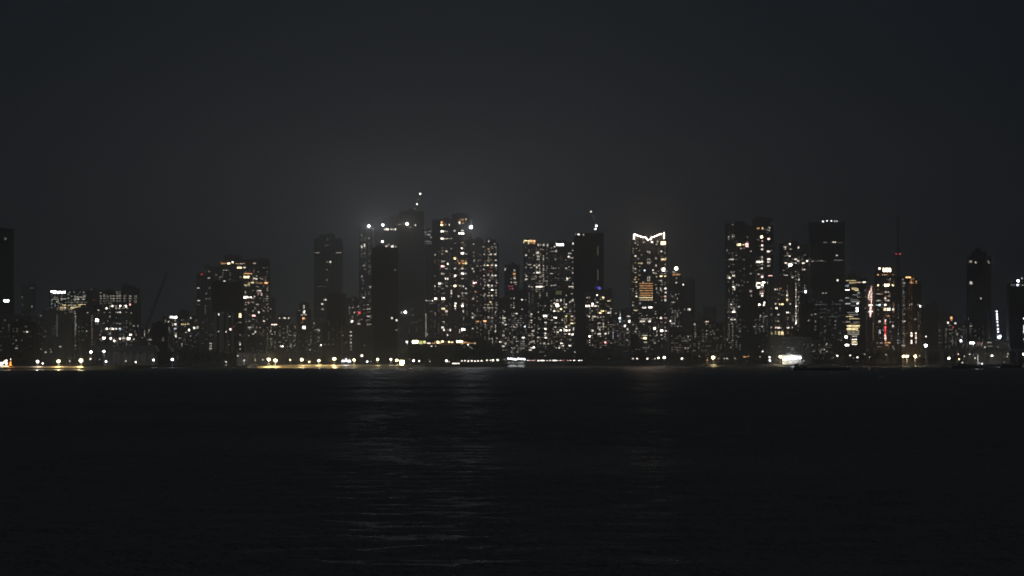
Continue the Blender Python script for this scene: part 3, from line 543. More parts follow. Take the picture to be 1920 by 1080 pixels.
neon(nt_, [(1219.5,450),(1219.8,446),(1226,444),(1233,441),(1241,438)], D, cx, 't', 9, .6, 'neon_tube')
neon(nt_, [(1245,436),(1245,447.5)], D, cx, 't', 9, .6, 'neon_tube')
light('crown_glow', (0, -9, Z(446,5400)-GZ), 90000, (1,.72,.5), nt_, radius=.6, spot=150, aim=(0,-1,-.25))
B('apartment_tower', 'slim tower with a white glowing lantern top right of neon crown', [(1255,1279,513)], 5800, '''
1268 511 5o 18 3.4;1268 522 4 3 3;1268 530 5 4 3;1261 556 4 2 5;1267 552 4;1270 560 4 2 5;1262 566.5 5 6 2;1261 585 4 2 6;1266 583 3;1270 590 3 2 12;1257 602 7 3 4;1262 606.5 5 8 2.2;1271 612 4;1261.5 634 7 3 3
1270 638 3 5 3;1263 648 4 7 2.4;1266 600 2 3 12''', 'concrete', 'slab', floods=[(1268,503.5,9,'w',2.9,0)], fill=[(1256,1277,545,650,26,2,3,'wn')])
B('apartment_tower', 'plain hazy tower with two lights right of the lantern top', [(1279,1303,523)], 6000, '1281 533.5 7 3 3.4;1292 580 7 5 3.4;1284 580 3 5 3', 'concrete', 'rib')
B('low_apartment_block', 'low brownish block with paired windows above the lone yellow lamp', [(1297,1341,602)], 5300, '''
1303 608 6 4 3;1325.5 597 6t 8 2.4;1325 608 5o;1304 624 4;1304 630.5 4;1325 620 4;1325 626 4;1339 626 4;1336 620 3;1339 634 3;1310 652 3''', 'dark', 'slab', fill=[(1300,1338,612,650,18,2,3,'wt')])
B('low_apartment_block', 'low block with a scatter of pinkish windows below hazy plain tower', [(1256,1298,622)], 5350, '''
1283 634 4t;1290 632 4t;1293 637 4t 4 3;1281 640 3t;1285 652.5 5;1290 652.5 5;1270 634 3;1288 640 3''', 'dark', 'slab', fill=[(1258,1296,628,660,24,2,3,'wt')], pitch=4)
B('apartment_tower', 'faint far tower stub above the low brownish block', [(1309,1320,588),(1320,1343,577)], 8500, '1315 587 3', 'concrete', 'slab')
B('low_apartment_block', 'unlit brown block left of the red lit twin tower', [(1340,1364,605)], 5600, '', 'brown', 'rib', fill=[(1342,1362,612,650,8,2,2,'wt')])
# --- right towers
B('apartment_tower', 'dark tower with a glaring pink and white upper terrace', [(1362,1404,420),(1404,1412,424,4)], 5400, '''
1374 421.5 4 5 2;1366 444 5 2.6 3;1375 443.5 5 6 2.6;1386 459 8y 10 4;1394 459 6y 4 3;1401 459.5 7p 7 8;1400.5 454 5p;1389.5 466 6p 3.4 3.4;1395 465 4;1363.5 469 5;1408 471 5;1369 486.5 6 6 2.4;1375 486.5 6 4 2.6;1380 486.5 3
1371 510 4;1376 509.5 4 4 2.4;1375.5 517 7 5 2.8;1368.5 521 7 4.4 4;1364 517 3;1364 521 4;1375.5 528 5 3 5;1375.5 534 5 3 3;1366 528 3;1384 535 5 6 2.4;1390.5 526 4 2 4;1392.5 535 3;1376 538 8 5 3;1376.5 542 7 3.4 3.4
1376.5 562 2 3 6;1371 570.5 6 3 3;1376 570 4p 4 2.4;1376 577 5 4 2;1371 577 4;1385.5 575 6 3 3;1376 581 7 3 5;1376 585 8 6 3.4;1370 585 5;1365 585 4;1370.5 599 6 5 2.6;1376.5 599 6 6 2.6;1372 606 4;1373.5 612 4
1368.5 620 3 2 6;1374 621 3 2 5;1374 629 4;1383 612 5 2 8;1363.5 637 3 3 6;1384 632 4;1369 642 4;1370 651 5;1408 546 4 5 4;1409 554 4 3 5;1408 513 3 5 4;1408 499 2''', 'dark', 'rib', fill=[(1363,1388,560,655,34,2,3,'wn'),(1363,1403,430,560,16,2,3,'w')])
B('apartment_tower', 'tallest right hand tower with one bright stacked window column', [(1412,1450,413),(1418,1446,410,3)], 5450, '''
1421.5 428 6o 6 3.4;1430 428 6y 3.6 3.4;1442.5 427 5 4 3;1442.5 432 5 3 3;1438 430.5 3;1428 444 9y 5.4 4.4;1441.5 448 7t 6 3.6;1421 449 3 6 2;1429.5 452 6p 3 3;1429 460 7t 4.4 4;1428.5 467.5 6 5.4 3;1441 471.5 7 6 3.6
1428.5 482 5 4 4;1428.5 487 4 4 3;1441.5 486 7 7 3.4;1441 491 6 6 3;1422 491 8 9 3.6;1429 490.5 7 4 3.6;1429 496 4 4 2;1441 498.5 5 6 2.6;1422 498 3 5 2;1428 503 6 4.6 3.8;1422.5 514.5 5 5 2.6;1429 515 4o;1429 519 7 4 4
1444 517 7p 9 1.6;1422 531 8 9 2.8;1432 529.5 8 8 3;1440.5 530 8 4 4;1419 534.5 7 2.4 7;1422.5 538.5 8 6 4;1429.5 534.5 8 5 4;1429.5 539 5 4 2.4;1428 546 4p 8 2;1428 550 6t 7 3;1429 554.5 7 4.4 3.4
1433.5 567.5 7 4 3.4;1424 571 8 4.6 4;1432 572 7 4 3.4;1414 612 5;1429 612 5 3 3;1426 592 5 2 5;1436 593 4 4 2;1433 593 3''', 'dark', 'slab', fill=[(1414,1447,430,560,22,2,3,'wt'),(1414,1440,585,625,16,2,3,'n')])
cs = '''1481 453 7 3.4 3.4;1472 464 6 3.4 5;1472 467.5 4 5 2;1482 467 4 5 2.4;1497 464 6 3 5;1480 480 6 5 3;1472 480 3 5 2;1492 486 7 5 3;1486 486 4;1473 493.5 7t 5.6 3;1485 493.5 6 4 3;1492 493.5 6 4 2.6;1499 489.5 6 6 2.6
1481.5 497 9 7 5.4;1506.5 493.5 7 6 3;1513.5 489.5 8 3.6 3.6;1505 486 3;1507.5 505.5 6 6 2.4;1474 516 5 8 2;1486 521 7 4 3;1486 517 4;1492 509 3 4 3;1492 517 4;1498 524 6 3 4;1492 524 5;1492 532 5 3 4;1474.5 532 5 2.6 4
1483 533 5 3.6 4;1518 483 3 3 6;1518 515 3 3 8;1510.5 547 8q 5 5;1503 546.5 3 8 1.2;1498 557 4;1498 568 4;1498.5 580 5 3 4;1487 550 5 3.6 3;1500 535 3;1509 540 3 3 4;1486 547 4'''
for i in range(16): cs += ';1492.4 %g %d 2.6 3' % (538.5+i*4.5, (5,8,6,6,7,5,6,6,8,6,6,7,8,6,8,9)[i])
B('apartment_tower', 'tower with a long white bead line of lights down one corner', [(1464,1500,456),(1500,1520,460)], 5600, cs, 'dark', 'slab', fill=[(1466,1510,460,560,30,2,4,'w'),(1486,1502,560,640,12,2,4,'w')])
B('apartment_block', 'warm lit block with a glowing yellow hall near its base', [(1442,1491,522)], 5300, '''
1455 542.5 6 7 2.6;1463 541 6o 4 3;1476.5 537 4 2 4;1476.5 545 5 3 4;1476.5 549.5 5 3 4;1476.5 554 7 4 3.6;1476.5 562 8y 4 4.4;1477 566.5 5y;1461 550 3 5 2;1466 553 2 8 2;1459.5 561.5 4o;1455 570 6 4 3.4;1465 570.5 7y 10 3
1482 570 5t 4 3;1456 578 8 4 4;1446 578 3 4 2;1476.5 586 7 5 3;1459.5 590 5 4 2.6;1445.5 590 4;1477 597 4 3 7;1457.5 602 4 8 2.6;1477 606.5 3;1487 600 3 2 8;1458 614.5 7t 10 3;1464 614.5 5;1446 614 5 3 3;1477.5 614.5 7 5 3;1485 614 6 3.4 3
1464 624.5 6y 12 8;1447 625 4y 3 7;1454 624 4y 3 8;1477 623 3o 4 7;1484 626 2o 3 6;1487 593 3;1481 587 4''', 'dark', 'rib', fill=[(1444,1490,530,615,26,2,3,'wwo')])
B('office_tower', 'tall blank tower with five white lamps along its roof', [(1520,1552,418),(1552,1584,416)], 5500, '''
1546 455 3 5 2;1553 454.5 2 8 2;1564 454 6 7 2.6;1575 455 2 12 2;1569 479 6 3.4 3;1524 490 4 6 2.4;1532 489.5 2 5 2;1537 489 3;1541.5 489 4;1546 490 2;1572 488 3 20 2;1570.5 525.5 7 3.6 3.6;1543 549.5 4 3 3;1548.5 549.5 4 3 3
1577 563 4 8 2;1540 571 2n 32 1.5;1570 570 2n 16 1.5;1566 602 4;1566 609 4;1566 615 3;1535 594 2g 28 1.4;1560 594 2g 20 1.4;1545 580 1g 40 1.5;1540 586 1g 30 1.5''', 'bluegrey', 'slab',
  floods=[(1543,415.2,8,'n',1.1,0),(1550.5,414.2,7,'n',1.1,0),(1558.5,414.2,7,'n',1.1,0),(1564.7,414.8,6,'n',1.0,0),(1569,414.8,6,'n',1.0,0)], roof=False, fill=[(1522,1582,560,640,26,2,2,'ng')])
B('low_apartment_block', 'dark block with few dots before the blank five lamp tower', [(1500,1537,573)], 5300, '1522 590 4;1529 589 5;1516 601 5;1529 602 4;1516 636 5 3 4;1529 612 3y;1529 618 3y', 'black', 'plain')
B('low_apartment_block', 'shoreside low block speckled with tiny white windows', [(1509,1562,641)], 5290, '''
1523 647 5;1526 659 5;1522 659 4;1540 656 5;1545 655.5 6;1532 663 6;1537 659 5;1539.5 662 4;1550 659 5;1550 644.5 5;1529 671 4;1533 671 4;1545 663 4;1542 671 3''', 'dark', 'slab', fill=[(1512,1560,645,672,16,2,4,'w')], pitch=3.5)
gs = ''
for y, x, ww, bb, c in ((526,1596,22,5,'y'),(529.5,1603,26,5,'y'),(531.5,1598,14,3,'y'),(536,1588,8,4,'c'),(539.5,1601,12,4,'y'),(543.5,1589,9,8,'w'),(541.8,1603,14,6,'y'),(544.5,1606,8,6,'y'),(549,1610,6,4,'n'),(553,1604,12,3,'n'),
    (558.5,1589,9,4,'n'),(557,1610,8,3,'w'),(562,1602,18,2,'n'),(565.5,1604,20,4,'n'),(569.5,1590,11,5,'n'),(573,1600,10,3,'n'),(586,1598,22,3,'n'),(590,1600,22,3,'w'),(593.5,1593,16,5,'y'),(597.5,1602,22,5,'y'),(603.5,1590,10,4,'w'),
    (604,1606,14,3,'w'),(607.5,1603,20,3,'y'),(611,1600,28,7,'y'),(614,1600,26,5,'y'),(616.8,1598,25,7,'y'),(619.6,1600,26,5,'y'),(623,1600,26,4,'w'),(626.5,1600,26,4,'w'),(630.5,1602,12,5,'w'),(636.5,1602,11,7,'w'),(641,1602,11,7,'y'),(645.5,1602,11,7,'w')):
    gs += ';%g %g %d%s %g 2' % (x, y, bb, c, ww)
B('office_tower', 'glass office with stacked yellow ribbon floors and bright lobby', [(1584,1617,523),(1617,1627,524,1)], 5500, '1620 529 7 7 3;1608 569 7 4 3.4;1607 580.5 9n 4 9;1586.5 632 9 5 5;1588 647 9 8 3.4;1623 544 3;1624 556 5;1622 578 3;1590 536 4q 4 6'+gs, 'glass', 'glass')
B('office_tower', 'dark domed roof block rising behind the yellow ribbon glass office', [(1590,1612,513),(1596,1606,509,3)], 6000, '', 'dark', 'rib', roof=False)
hn = B('office_tower', 'dark narrow block carrying a peach neon loop sculpture', [(1625,1642,533)], 5480, '1638.5 620 2o 5 40', 'dark', 'plain', fill=[(1636,1641,600,640,20,2,3,'o')], roof=False)
D = 5480; cx = X(1633.5, D)
neon(hn, [(1634.5,537),(1633,541),(1634.5,548),(1633.8,560),(1633.5,575),(1633,586),(1632,594)], D, cx, 'p', 7, .5, 'neon_tube', .9)
neon(hn, [(1631.5,544),(1629,552),(1628.3,558),(1629.5,562),(1633.3,562)], D, cx, 't', 7, .4, 'neon_tube', .9)
neon(hn, [(1631.5,544),(1631.8,552),(1631,560)], D, cx, 't', 6, .35, 'neon_tube', .9)
neon(hn, [(1628.5,572),(1636,572)], D, cx, 't', 8, .55, 'neon_tube', .9)
neon(hn, [(1629,584),(1636,584)], D, cx, 't', 8, .5, 'neon_tube', .9)
neon(hn, [(1631.5,572),(1631.5,592)], D, cx, 't', 7, .4, 'neon_tube', .9)
neon(hn, [(1630,562),(1635.5,562)], D, cx, 't', 7, .45, 'neon_tube', .9)
B('hotel_tower', 'hotel tower with a yellow sign box and a red bead strip', [(1641,1678,514),(1645,1673,501,1.5)], 5450, '''
1663 506 9y 17 8;1649.5 503.5 8 4.4 4;1646.5 514.5 6o 4 3;1654.5 514 5o;1661 514.5 5o 9 2.4;1674 514 4o;1647 535 7y 4 4;1655 535 4y;1662.5 535 9y 10 5;1674 535 7y 4 4.4;1669 523.5 4 3 3;1663 523 3;1648 551 5 7 2.6;1643 551 4
1663 547.5 5 9 3;1667 555 4 5 3;1660 559 6 4 3;1664 563.5 6 9 3;1648 563.5 5 6 3;1643.5 564 3;1643.5 572 5;1648.5 572 7c 5 4;1655.5 572 5;1660 571.5 7 5 4;1660 580 6y 8 6;1666.5 580 9 5 4.4;1674.5 580 6 4 4;1662 592 5o;1666 592 5o 4 3
1656.5 596 4;1660 601 7p 3 5;1660 606 6o 3 4;1649 603 7 4 4;1656 605 5 2 6;1670 603.5 5;1674.5 611.5 6 4 4;1656 614 4g 2 5;1656 619 5;1649 620 6n 4 4;1649 624 6n 4.6 4;1670 622 5;1671 630 4;1671 635 4;1656 630 3 2 8
1664 642.5 6o 12 2.6;1663 647.5 5o 7 2.6;1652 643 4 6 2;1649 650 2y 6 2;1674 650 4;1677 654 4;1645 643 3;1663 636 4t;1652 634 3;1660 613.5 8r 3 3;1660 617.5 7r 3 3;1660 621.5 7r 3 3;1660 625.5 7r 3 3;1660 629.5 8p 3 3;1660 634 8p 4 3.4;1660 637.5 7p 3 2.6''',
  'dark', 'rib', roof=False, fill=[(1643,1678,520,600,16,2,4,'wo')])
B('glass_tower', 'dim greenish glass shaft behind the thin red lit mast', [(1680,1692,520)], 5750, '1685 638 4n 8 2.4;1685 643 4n 7 2.4;1688 630 3n', 'glass', 'glass', fill=[(1681,1691,570,650,22,2,3,'gn')])
B('hotel_tower', 'brown tower with orange roof crescent and warm lobby windows', [(1691,1698,522),(1698,1720,519,1),(1720,1727,530,1.5)], 5600, '''
1703 519.8 8o 11 2.6;1712 522.5 5o 4 4;1709 529.5 6o 8 4.6;1709 525 4o 3 4;1718 529 5o 3 6;1695 531 5 5 3;1693 524 4 4 3;1706 571.5 5 2.6 4;1709.5 570 5;1722 571.5 5;1725.5 574 8 4.4 4.4;1698.5 602 6 6 3;1716 598.5 4 4 4
1708.5 625 7t 5 4;1708.5 629.6 8t 5 4;1717 625 7t 4.6 3.6;1717 630 6t 4 3;1717 634 7t 4.6 4;1708.5 641 7t 5 8;1717 641 5t 4 7;1724 628 3o 3 6;1723 635 3o;1697 647.5 5 7 3;1700 625 3o 6 2;1695 578 4;1715 578 3;1703 578 3 5 2''', 'brown', 'rib',
  fill=[(1692,1697,526,650,40,3,5,'nw'),(1703,1713,534,622,34,1,2,'o'),(1720,1727,580,620,8,2,3,'w')], pitch=4)
B('apartment_tower', 'unlit block right of the orange crescent tower', [(1727,1740,578),(1740,1758,571)], 5700, '', 'dark', 'plain')
B('low_apartment_block', 'hazy blank block between unlit block and red spired cluster', [(1758,1776,585)], 6600, '', 'concrete', 'slab', fill=[(1759,1775,610,645,8,2,2,'w')])
B('apartment_block', 'hazy stepped block with an orange spire light and red beacon', [(1770,1800,612),(1776,1793,603,1),(1780,1788,592,2)], 6400, '''
1787 586 6r 3 3;1784 596 7o 4 6;1784 601.5 5o 3 3;1775 605 7 3.6 3.6;1792 606 7 3.6 3.6;1781 610 3 6 2;1782 618 3 8 2;1782 625 3 4 4;1795 627 4 3 5;1773 628 3;1784 640 2 10 2''', 'concrete', 'slab', fill=[(1771,1799,615,650,20,2,3,'w')])
B('apartment_block', 'low hazy block with a glaring bluish lamp beside the red spire', [(1796,1822,606)], 6500, '1804 632 4q 2 5;1802 618 2 14 2;1800 639 9q 8 4', 'concrete', 'slab', fill=[(1798,1820,610,648,14,2,2,'wn')])
B('apartment_tower', 'tall black lone tower with a stepped top near the right edge', [(1817,1858,482),(1826,1850,473,2),(1833,1839,466,4)], 5400, '''
1820 490.5 4 6 5;1830 492 6 4 3.4;1853 491 4 3 5;1820.5 530.5 5 7 6;1838.5 559.5 6 3.4 3.4;1820 611 4 6 2.4;1820 607 2;1819 618 1 3 16''', 'black', 'rib', roof=False)
B('low_apartment_block', 'low podium with faint pink strip under the lone black tower', [(1816,1894,641)], 5250, '1822.5 636 9n 10 4;1837 644 2p 12 6;1855 641.5 4 8 2.2;1840.5 646 3 1.4 8;1847 651 6 3 3;1857 649 3 10 1.6;1871 650.5 4;1834 648 1 10 2', 'concrete', 'plain', roof=False)
B('construction_tower', 'black tower cut by the right edge with white roof lamps', [(1893,1903,533),(1903,1965,529)], 5300, '''
1908 534.5 8q 4 3.6;1917 534.5 5;1897 534.5 4;1904 533 3;1919.4 597 8q 2.4 3.6;1919.4 611 7q 2.4 3;1919.4 615.5 7q 2.4 3;1919.4 620 7q 2.4 3;1919.4 624 7q 2.4 3;1919.4 636 6q 2 3''', 'black', 'plain', floods=[(1908.5,526.5,9,'q',1.9,0),(1916,522,5,'n',1.2,0)])
light('facade_uplight', (X(1708,5560), 5560, 14), 9000, (1,.5,.22), radius=.5)
light('facade_uplight', (X(1660,5420), 5420, 14), 5000, (1,.5,.22), radius=.5)
# --- podium with yellow strip lights
B('podium_hall', 'wide dark podium with a broken yellow and orange neon cornice', [(766,898,636)], 4950, '''
778.5 641 9y 13 6.4;789 642 6k 7 7;796 641.5 6k 5 6;804 643.5 7t 7 2.4;811 643.5 5o;814.5 643.5 5o;821 641.5 8y 5 5;825 643 6y 4 3;829.5 640.5 8y 5 4;842 641 7y 4 4;847.5 641.5 6y 6 3;862 640.5 9y 13 4
866 645 4o 6 2;872 642 5o 9 3;877 643 4o 5 3;884 643.5 4o 10 2.4;890 643.5 6y 4 3;877.5 646.5 7 3.6 3.4;875 650 3c 20 1.2;809 649 6;817 649 4;885.5 653.5 5;833 645.5 2o 50 1.2;816 641 3y 3 5;836 641.5 3o 3 4''', 'black', 'plain',
  roof=False, windows=False)
B('low_apartment_block', 'small dark block with three dots at the podium right end', [(896,912,640)], 5100, '907 656.5 6 4 3.4;903.5 661 6 4 3.4;899.5 661 4 2 3', 'dark', 'slab')

# distant hazy mass behind gaps

# ------------------------------------------------------------------ green lit compound wall behind the first beach lamps
D = 4640; cx = X(478, D)
o = thing('compound_wall', 'pale fluted compound wall glowing green behind the first beach lamps', 'wall', (cx, D, GZ))
s = MB(); s.box(X(444,D)-cx, X(516,D)-cx, 0, .5, -.2, Z(662,D)-GZ); s.build('panel', M['pale'], o)
for i in range(17):
    px = 445+i*4.35; s = MB(); s.box(X(px,D)-cx-.35, X(px,D)-cx+.35, -.6, -.01, -.2, Z(660.6,D)-GZ); s.build('post', M['pale'], o)

# ------------------------------------------------------------------ elevated road at right
D = 5150; cx = X(1810, D)
o = thing('elevated_road', 'long pale elevated road deck on piers at the right', 'flyover', (cx, D, GZ))
s = MB(); s.box(X(1728,D)-cx, X(1990,D)-cx, 0, 14, Z(658,D)-GZ, Z(655.5,D)-GZ); s.build('deck', M['pale'], o)
s = MB(); s.box(X(1728,D)-cx, X(1990,D)-cx, -.3, .3, Z(655.4,D)-GZ, Z(653.8,D)-GZ); s.build('parapet', M['concrete'], o)
for i in range(9):
    px = 1740+i*28; s = MB(); s.box(X(px,D)-cx-1, X(px,D)-cx+1, 4, 7, -.2, Z(658.1,D)-GZ); s.box(X(px,D)-cx-2.4, X(px,D)-cx+2.4, 3, 8, Z(660.6,D)-GZ, Z(658.2,D)-GZ); s.build('pier', M['concrete'], o)

# ------------------------------------------------------------------ cranes and mast
def lattice(s, a, b, w0, w1, n, r=.16):
    a = Vector(a); b = Vector(b); d = (b-a).normalized(); u = Vector((0,1,0)); v = d.cross(u).normalized()
    def cor(t, i):
        wd = (w0+(w1-w0)*t)/2; sx = (-1,1,1,-1)[i]; sy = (-1,-1,1,1)[i]; return a+(b-a)*t+v*sx*wd+u*sy*wd
    for i in range(4): s.tube(cor(0,i), cor(1,i), r*1.5, n=4)
    for k in range(n):
        for i in range(4):
            j = (i+1) % 4; s.tube(cor(k/n,i), cor((k+1)/n,j) , r, n=3); s.tube(cor(k/n,i), cor(k/n,j), r, n=3)
def crane(label, D, base, piv, tip, w, lamps=(), r=.3, tail=None):
    bx, by = base; rt = thing('tower_crane', label, 'crane', (X(bx,D), D, Z(by,D)))
    P = lambda p: (X(p[0],D)-X(bx,D), 0, Z(p[1],D)-Z(by,D))
    s = MB(); lattice(s, (0,0,0), P(piv), w, w, max(3, int((by-piv[1])/4)), r*1.05); s.build('mast', M['steel'], rt)
    s = MB(); lattice(s, P(piv), P(tip), w*.8, w*.45, max(5, int(math.dist(piv, tip)/5)), r); s.build('jib', M['steel'], rt)
    tl = tail or (piv[0]-(tip[0]-piv[0])*.18, piv[1]+1)
    s = MB(); lattice(s, P(piv), P(tl), w*.8, w*.7, 3, .16); q = P(tl); s.box(q[0]-1.6, q[0]+1.6, -1.4, 1.4, q[2]-2.6, q[2]); s.build('counterweight_arm', M['steel'], rt)
    q = P(piv); s = MB(); s.box(q[0]-1.3, q[0]+1.3, -2.6, -.9, q[2]-.5, q[2]+2.2); s.build('cab', M['white'], rt)
    for (x, y, bb, c, rr) in lamps:
        s = MB(); q = P((x, y)); s.ball((q[0], -1.6, q[2]), rr, 8, 5); s.build('lamp', em(c, bb), rt)
    return rt
crane('long slanted unlit crane boom leaning right in the left gap', 5500, (272,660), (271,622), (314,510), 4.6, tail=(266,624), r=.36)
crane('lit crane boom leaning right on the tallest dark tower', 5780, (779,400), (779,394), (788.5,362), 2.2,
      [(788,363.5,8,'w',1.3),(785,374,4,'w',.9),(782,383,8,'w',1.3),(779,392.5,6,'w',1.1)])
crane('lit crane boom leaning left on the wide black tower', 5530, (1117.5,440), (1117.5,432), (1107.5,396), 2.2,
      [(1108,397,7,'w',1.3),(1110.5,405,3,'w',.8),(1113,412,4,'w',.8),(1118,423.5,8,'n',1.9),(1116.5,429.5,8,'n',1.5)])
D = 5650; r = thing('lattice_mast', 'thin tall lattice mast with two red lights', 'mast', (X(1684,D), D, GZ))
s = MB(); lattice(s, (0,0,0), (0,0,Z(470,D)-GZ), 5.5, 3.0, 40, .3); s.build('lower_lattice', M['steel'], r)
s = MB(); lattice(s, (0,0,Z(470,D)-GZ), (0,0,Z(405,D)-GZ), 2.2, 1.6, 22, .26); s.tube((0,0,Z(405,D)-GZ), (0,0,Z(392,D)-GZ), .5); s.build('upper_lattice', M['steel'], r)
s = MB(); s.box(-4, 4, -1.5, 1.5, Z(477,D)-GZ-.4, Z(477,D)-GZ); s.build('platform', M['steel'], r)
for px in (1680, 1687.5):
    s = MB(); s.ball((X(px,D)-X(1684,D), -1.7, Z(476,D)-GZ), 1.0, 8, 5); s.build('beacon', em('r', 6), r)
# lit hoist string between the black right hand towers
D = 5350; r = thing('hoist_mast', 'thin mast strung with eight violet white lamps near right edge', 'mast', (X(1871.5,D), D, GZ))
s = MB(); lattice(s, (0,0,0), (X(1868.5,D)-X(1871.5,D),0,Z(581,D)-GZ), 1.8, 1.2, 26, .12); s.build('lattice', M['steel'], r)
for px, py in ((1868.6,584),(1868.9,589),(1869.2,593.5),(1869.5,598),(1869.8,603.5),(1870.5,610),(1871,617),(1871.3,622)):
    s = MB(); s.ball((X(px,D)-X(1871.5,D), -1.6, Z(py,D)-GZ), 1.25, 8, 5); s.build('lamp', em('q', 8), r)
s = MB(); s.ball((X(1873,D)-X(1871.5,D), -2, Z(632.5,D)-GZ), 2.4, 10, 6, sz=.8); s.ball((X(1875,D)-X(1871.5,D), -2, Z(630.5,D)-GZ), 1.6, 10, 6); s.build('work_light', em('q', 9), r)
light('work_light_beam', (X(1873,D), D-6, Z(632,D)), 9000, COL['q'], radius=.6)

# ------------------------------------------------------------------ lamps on the shore
def lamp_meshes(hgt, hr, c, b, double=False):
    s = MB(); s.tube((0,0,-.4), (0,0,hgt), .22, .13, 8); s.tube((0,0,-.4),(0,0,.5),.45,.35,8); pole = s.mesh('pole', M['steel'])
    s = MB(); s.tube((0,0,hgt-.3), (0,-1.6,hgt+.2), .1, .08); arm = s.mesh('arm', M['steel'])
    s = MB(); s.box(-hr*.7, hr*.7, -2.4, -1.0, hgt+hr*.8+.1, hgt+hr*.8+.35); cap = s.mesh('lamp_cap', M['steel'])
    s = MB(); s.ball((0,-1.7,hgt), hr, 10, 6, sz=.85); bulb = s.mesh('lamp_head', em(c, b))
    return [('pole', pole), ('arm', arm), ('lamp_cap', cap), ('lamp_head', bulb)]
_lp = {}
def lamp(px, py, D, label, b=8, c='w', hr=1.0, power=0, group=None, gz=None, name='street_lamp', lift=0, cat='street lamp'):
    gz = 2.9 if gz is None else gz
    h_ = max(2.0, round(Z(py, D)-gz, 1)); key = (h_, hr, c, b)
    if key not in _lp: _lp[key] = lamp_meshes(h_, hr, c, b)
    r = thing(name, label, cat, (X(px,D), D, gz), group)
    for n, me in _lp[key]:
        o = bpy.data.objects.new(n, me); C.objects.link(o); o.parent = r
    if power:
        light('lamp_glow', (0, -1.7-hr-.4, h_-.2), power*.42, COL[c], r, radius=.5)
        light('lamp_beam', (0, -1.7, h_-hr-.3), power*.6, COL[c], r, radius=.5, spot=130, aim=(0, .25, -1))
    return r
# beach lamps, left
DL = shoreD(100)+30
lamp(71, 678, DL, 'white beach lamp leftmost of the three beside orange cone stall', 9, 'w', 1.5, 16000, gz=3.8)
lamp(110, 677.5, DL, 'bright beach lamp in the middle of the left sand strip', 9, 'y', 1.8, 40000, gz=3.8)
lamp(152, 676, DL, 'brightest yellow beach lamp at the right end of left sand', 9, 'y', 2.1, 60000, gz=3.8)
lamp(80.5, 681.5, DL, 'small low white lamp just right of the leftmost beach lamp', 8, 'w', .9, 0, gz=3.8)
lamp(131, 677, DL, 'tiny dim lamp between the two brightest left beach lamps', 6, 'w', .8, 0, gz=3.8)
lamp(171, 660, 4600, 'white lamp on a tall pole left of the low columned hall', 9, 'n', 1.6, 4000)
lamp(195, 659, 4600, 'white lamp high before the left columns of the hall', 9, 'n', 1.6, 9000)
lamp(170, 673, 4560, 'small lamp below the tall white pole lamp by the hall', 7, 'w', 1.2)
lamp(199, 678, 4560, 'white lamp low at the foot of the columned hall', 8, 'n', 1.5, 3000)
lamp(187, 674, 4560, 'faint lamp between two hall lamps', 4, 'w', .9)
lamp(236, 677, 4600, 'dim lamp in front of the hall right of its middle', 5, 'w', 1.2)
lamp(255, 679, 4600, 'small white lamp under the right end of the hall', 8, 'w', 1.1)
lamp(288, 675, 4580, 'white lamp alone before dark trees right of the hall', 9, 'n', 1.3, 2000)
lamp(323.5, 674, 4580, 'brighter violet white lamp before the dark trees', 9, 'q', 1.6, 6000)
lamp(424, 679, 4620, 'low white uplight under the cloth wrapped block', 6, 'n', 1.0, 6000)
lamp(446, 667, 4620, 'dim lamp left of the glowing compound wall', 5, 'w', 1.1)
lamp(458, 676, 4600, 'low light washing the left part of the compound wall', 6, 'w', 1.0, 7000)
lamp(479, 675, 4600, 'low light washing the middle of the compound wall', 5, 'y', 1.0, 7000)
lamp(493, 674.5, 4560, 'tiny lamp left of the first bright beach pair', 6, 'w', .9)
DC = shoreD(600)+26
for px, py, hr, pw, lb in ((504,674,2.1,60000,'left lamp of the bright yellow beach pair'),(516.5,676,2.2,60000,'right lamp of the bright yellow beach pair'),
    (566,674.5,1.9,45000,'bright beach lamp third from left on the middle sand'),(598,676,1.6,26000,'warm beach lamp left of the tallest beach lamp'),
    (627,673,2.1,70000,'tallest brightest yellow beach lamp below the brown block'),(664,675,1.6,22000,'warm beach lamp right of the white tents'),
    (708,674,1.5,20000,'warm beach lamp under the brown six light block'),(744,675.5,1.7,16000,'warm lamp left of the square lit kiosk'),):
    lamp(px, py, DC, lb, 9, 'y', hr, pw, gz=3.8)
for px, py, lb in ((544,675,'small yellow lamp between beach pair and third bright lamp'),(580,678.5,'tiny low lamp right of third bright beach lamp')):
    lamp(px, py, DC, lb, 8, 'y', 1.1, 2500, gz=3.8)
lamp(678.5, 667, 4700, 'pale floodlamp above the beach right of white tents', 7, 'w', 2.0)
lamp(688.5, 678, DC, 'small violet white lamp right of the pale floodlamp', 9, 'q', 1.0, 0, gz=3.8)
lamp(696, 678, DC, 'faint dot lamp between violet and warm beach lamps', 5, 'w', .8, 0, gz=3.8)
lamp(733, 674, DC, 'white lamp left end of the beach kiosk lamps', 9, 'w', 1.2, 6000, gz=3.8)
lamp(763, 641, 4900, 'white floodlamp at the left corner of the yellow corniced podium', 7, 'n', 1.6, 12000)
lamp(775.5, 676, 4780, 'white lamp right of the lit beach kiosk', 9, 'w', 1.2, 2000)
lamp(786, 676.7, 4780, 'second small white lamp right of the lit beach kiosk', 8, 'w', 1.1)
lamp(806, 677.7, 4780, 'dim lamp alone under the podium trees', 5, 'w', .9)
lamp(837, 676.5, 4800, 'white lamp left of the lit bus', 9, 'w', 1.3, 2000)
for px in (866,872,878,884.5,890.5,896.5,903): lamp(px, 677+rng.uniform(-.5,.3), 4800, 'evenly spaced small white promenade lamp right of the lit bus', 7, 'w', 1.15, 0, 'promenade lamps right of the lit bus')
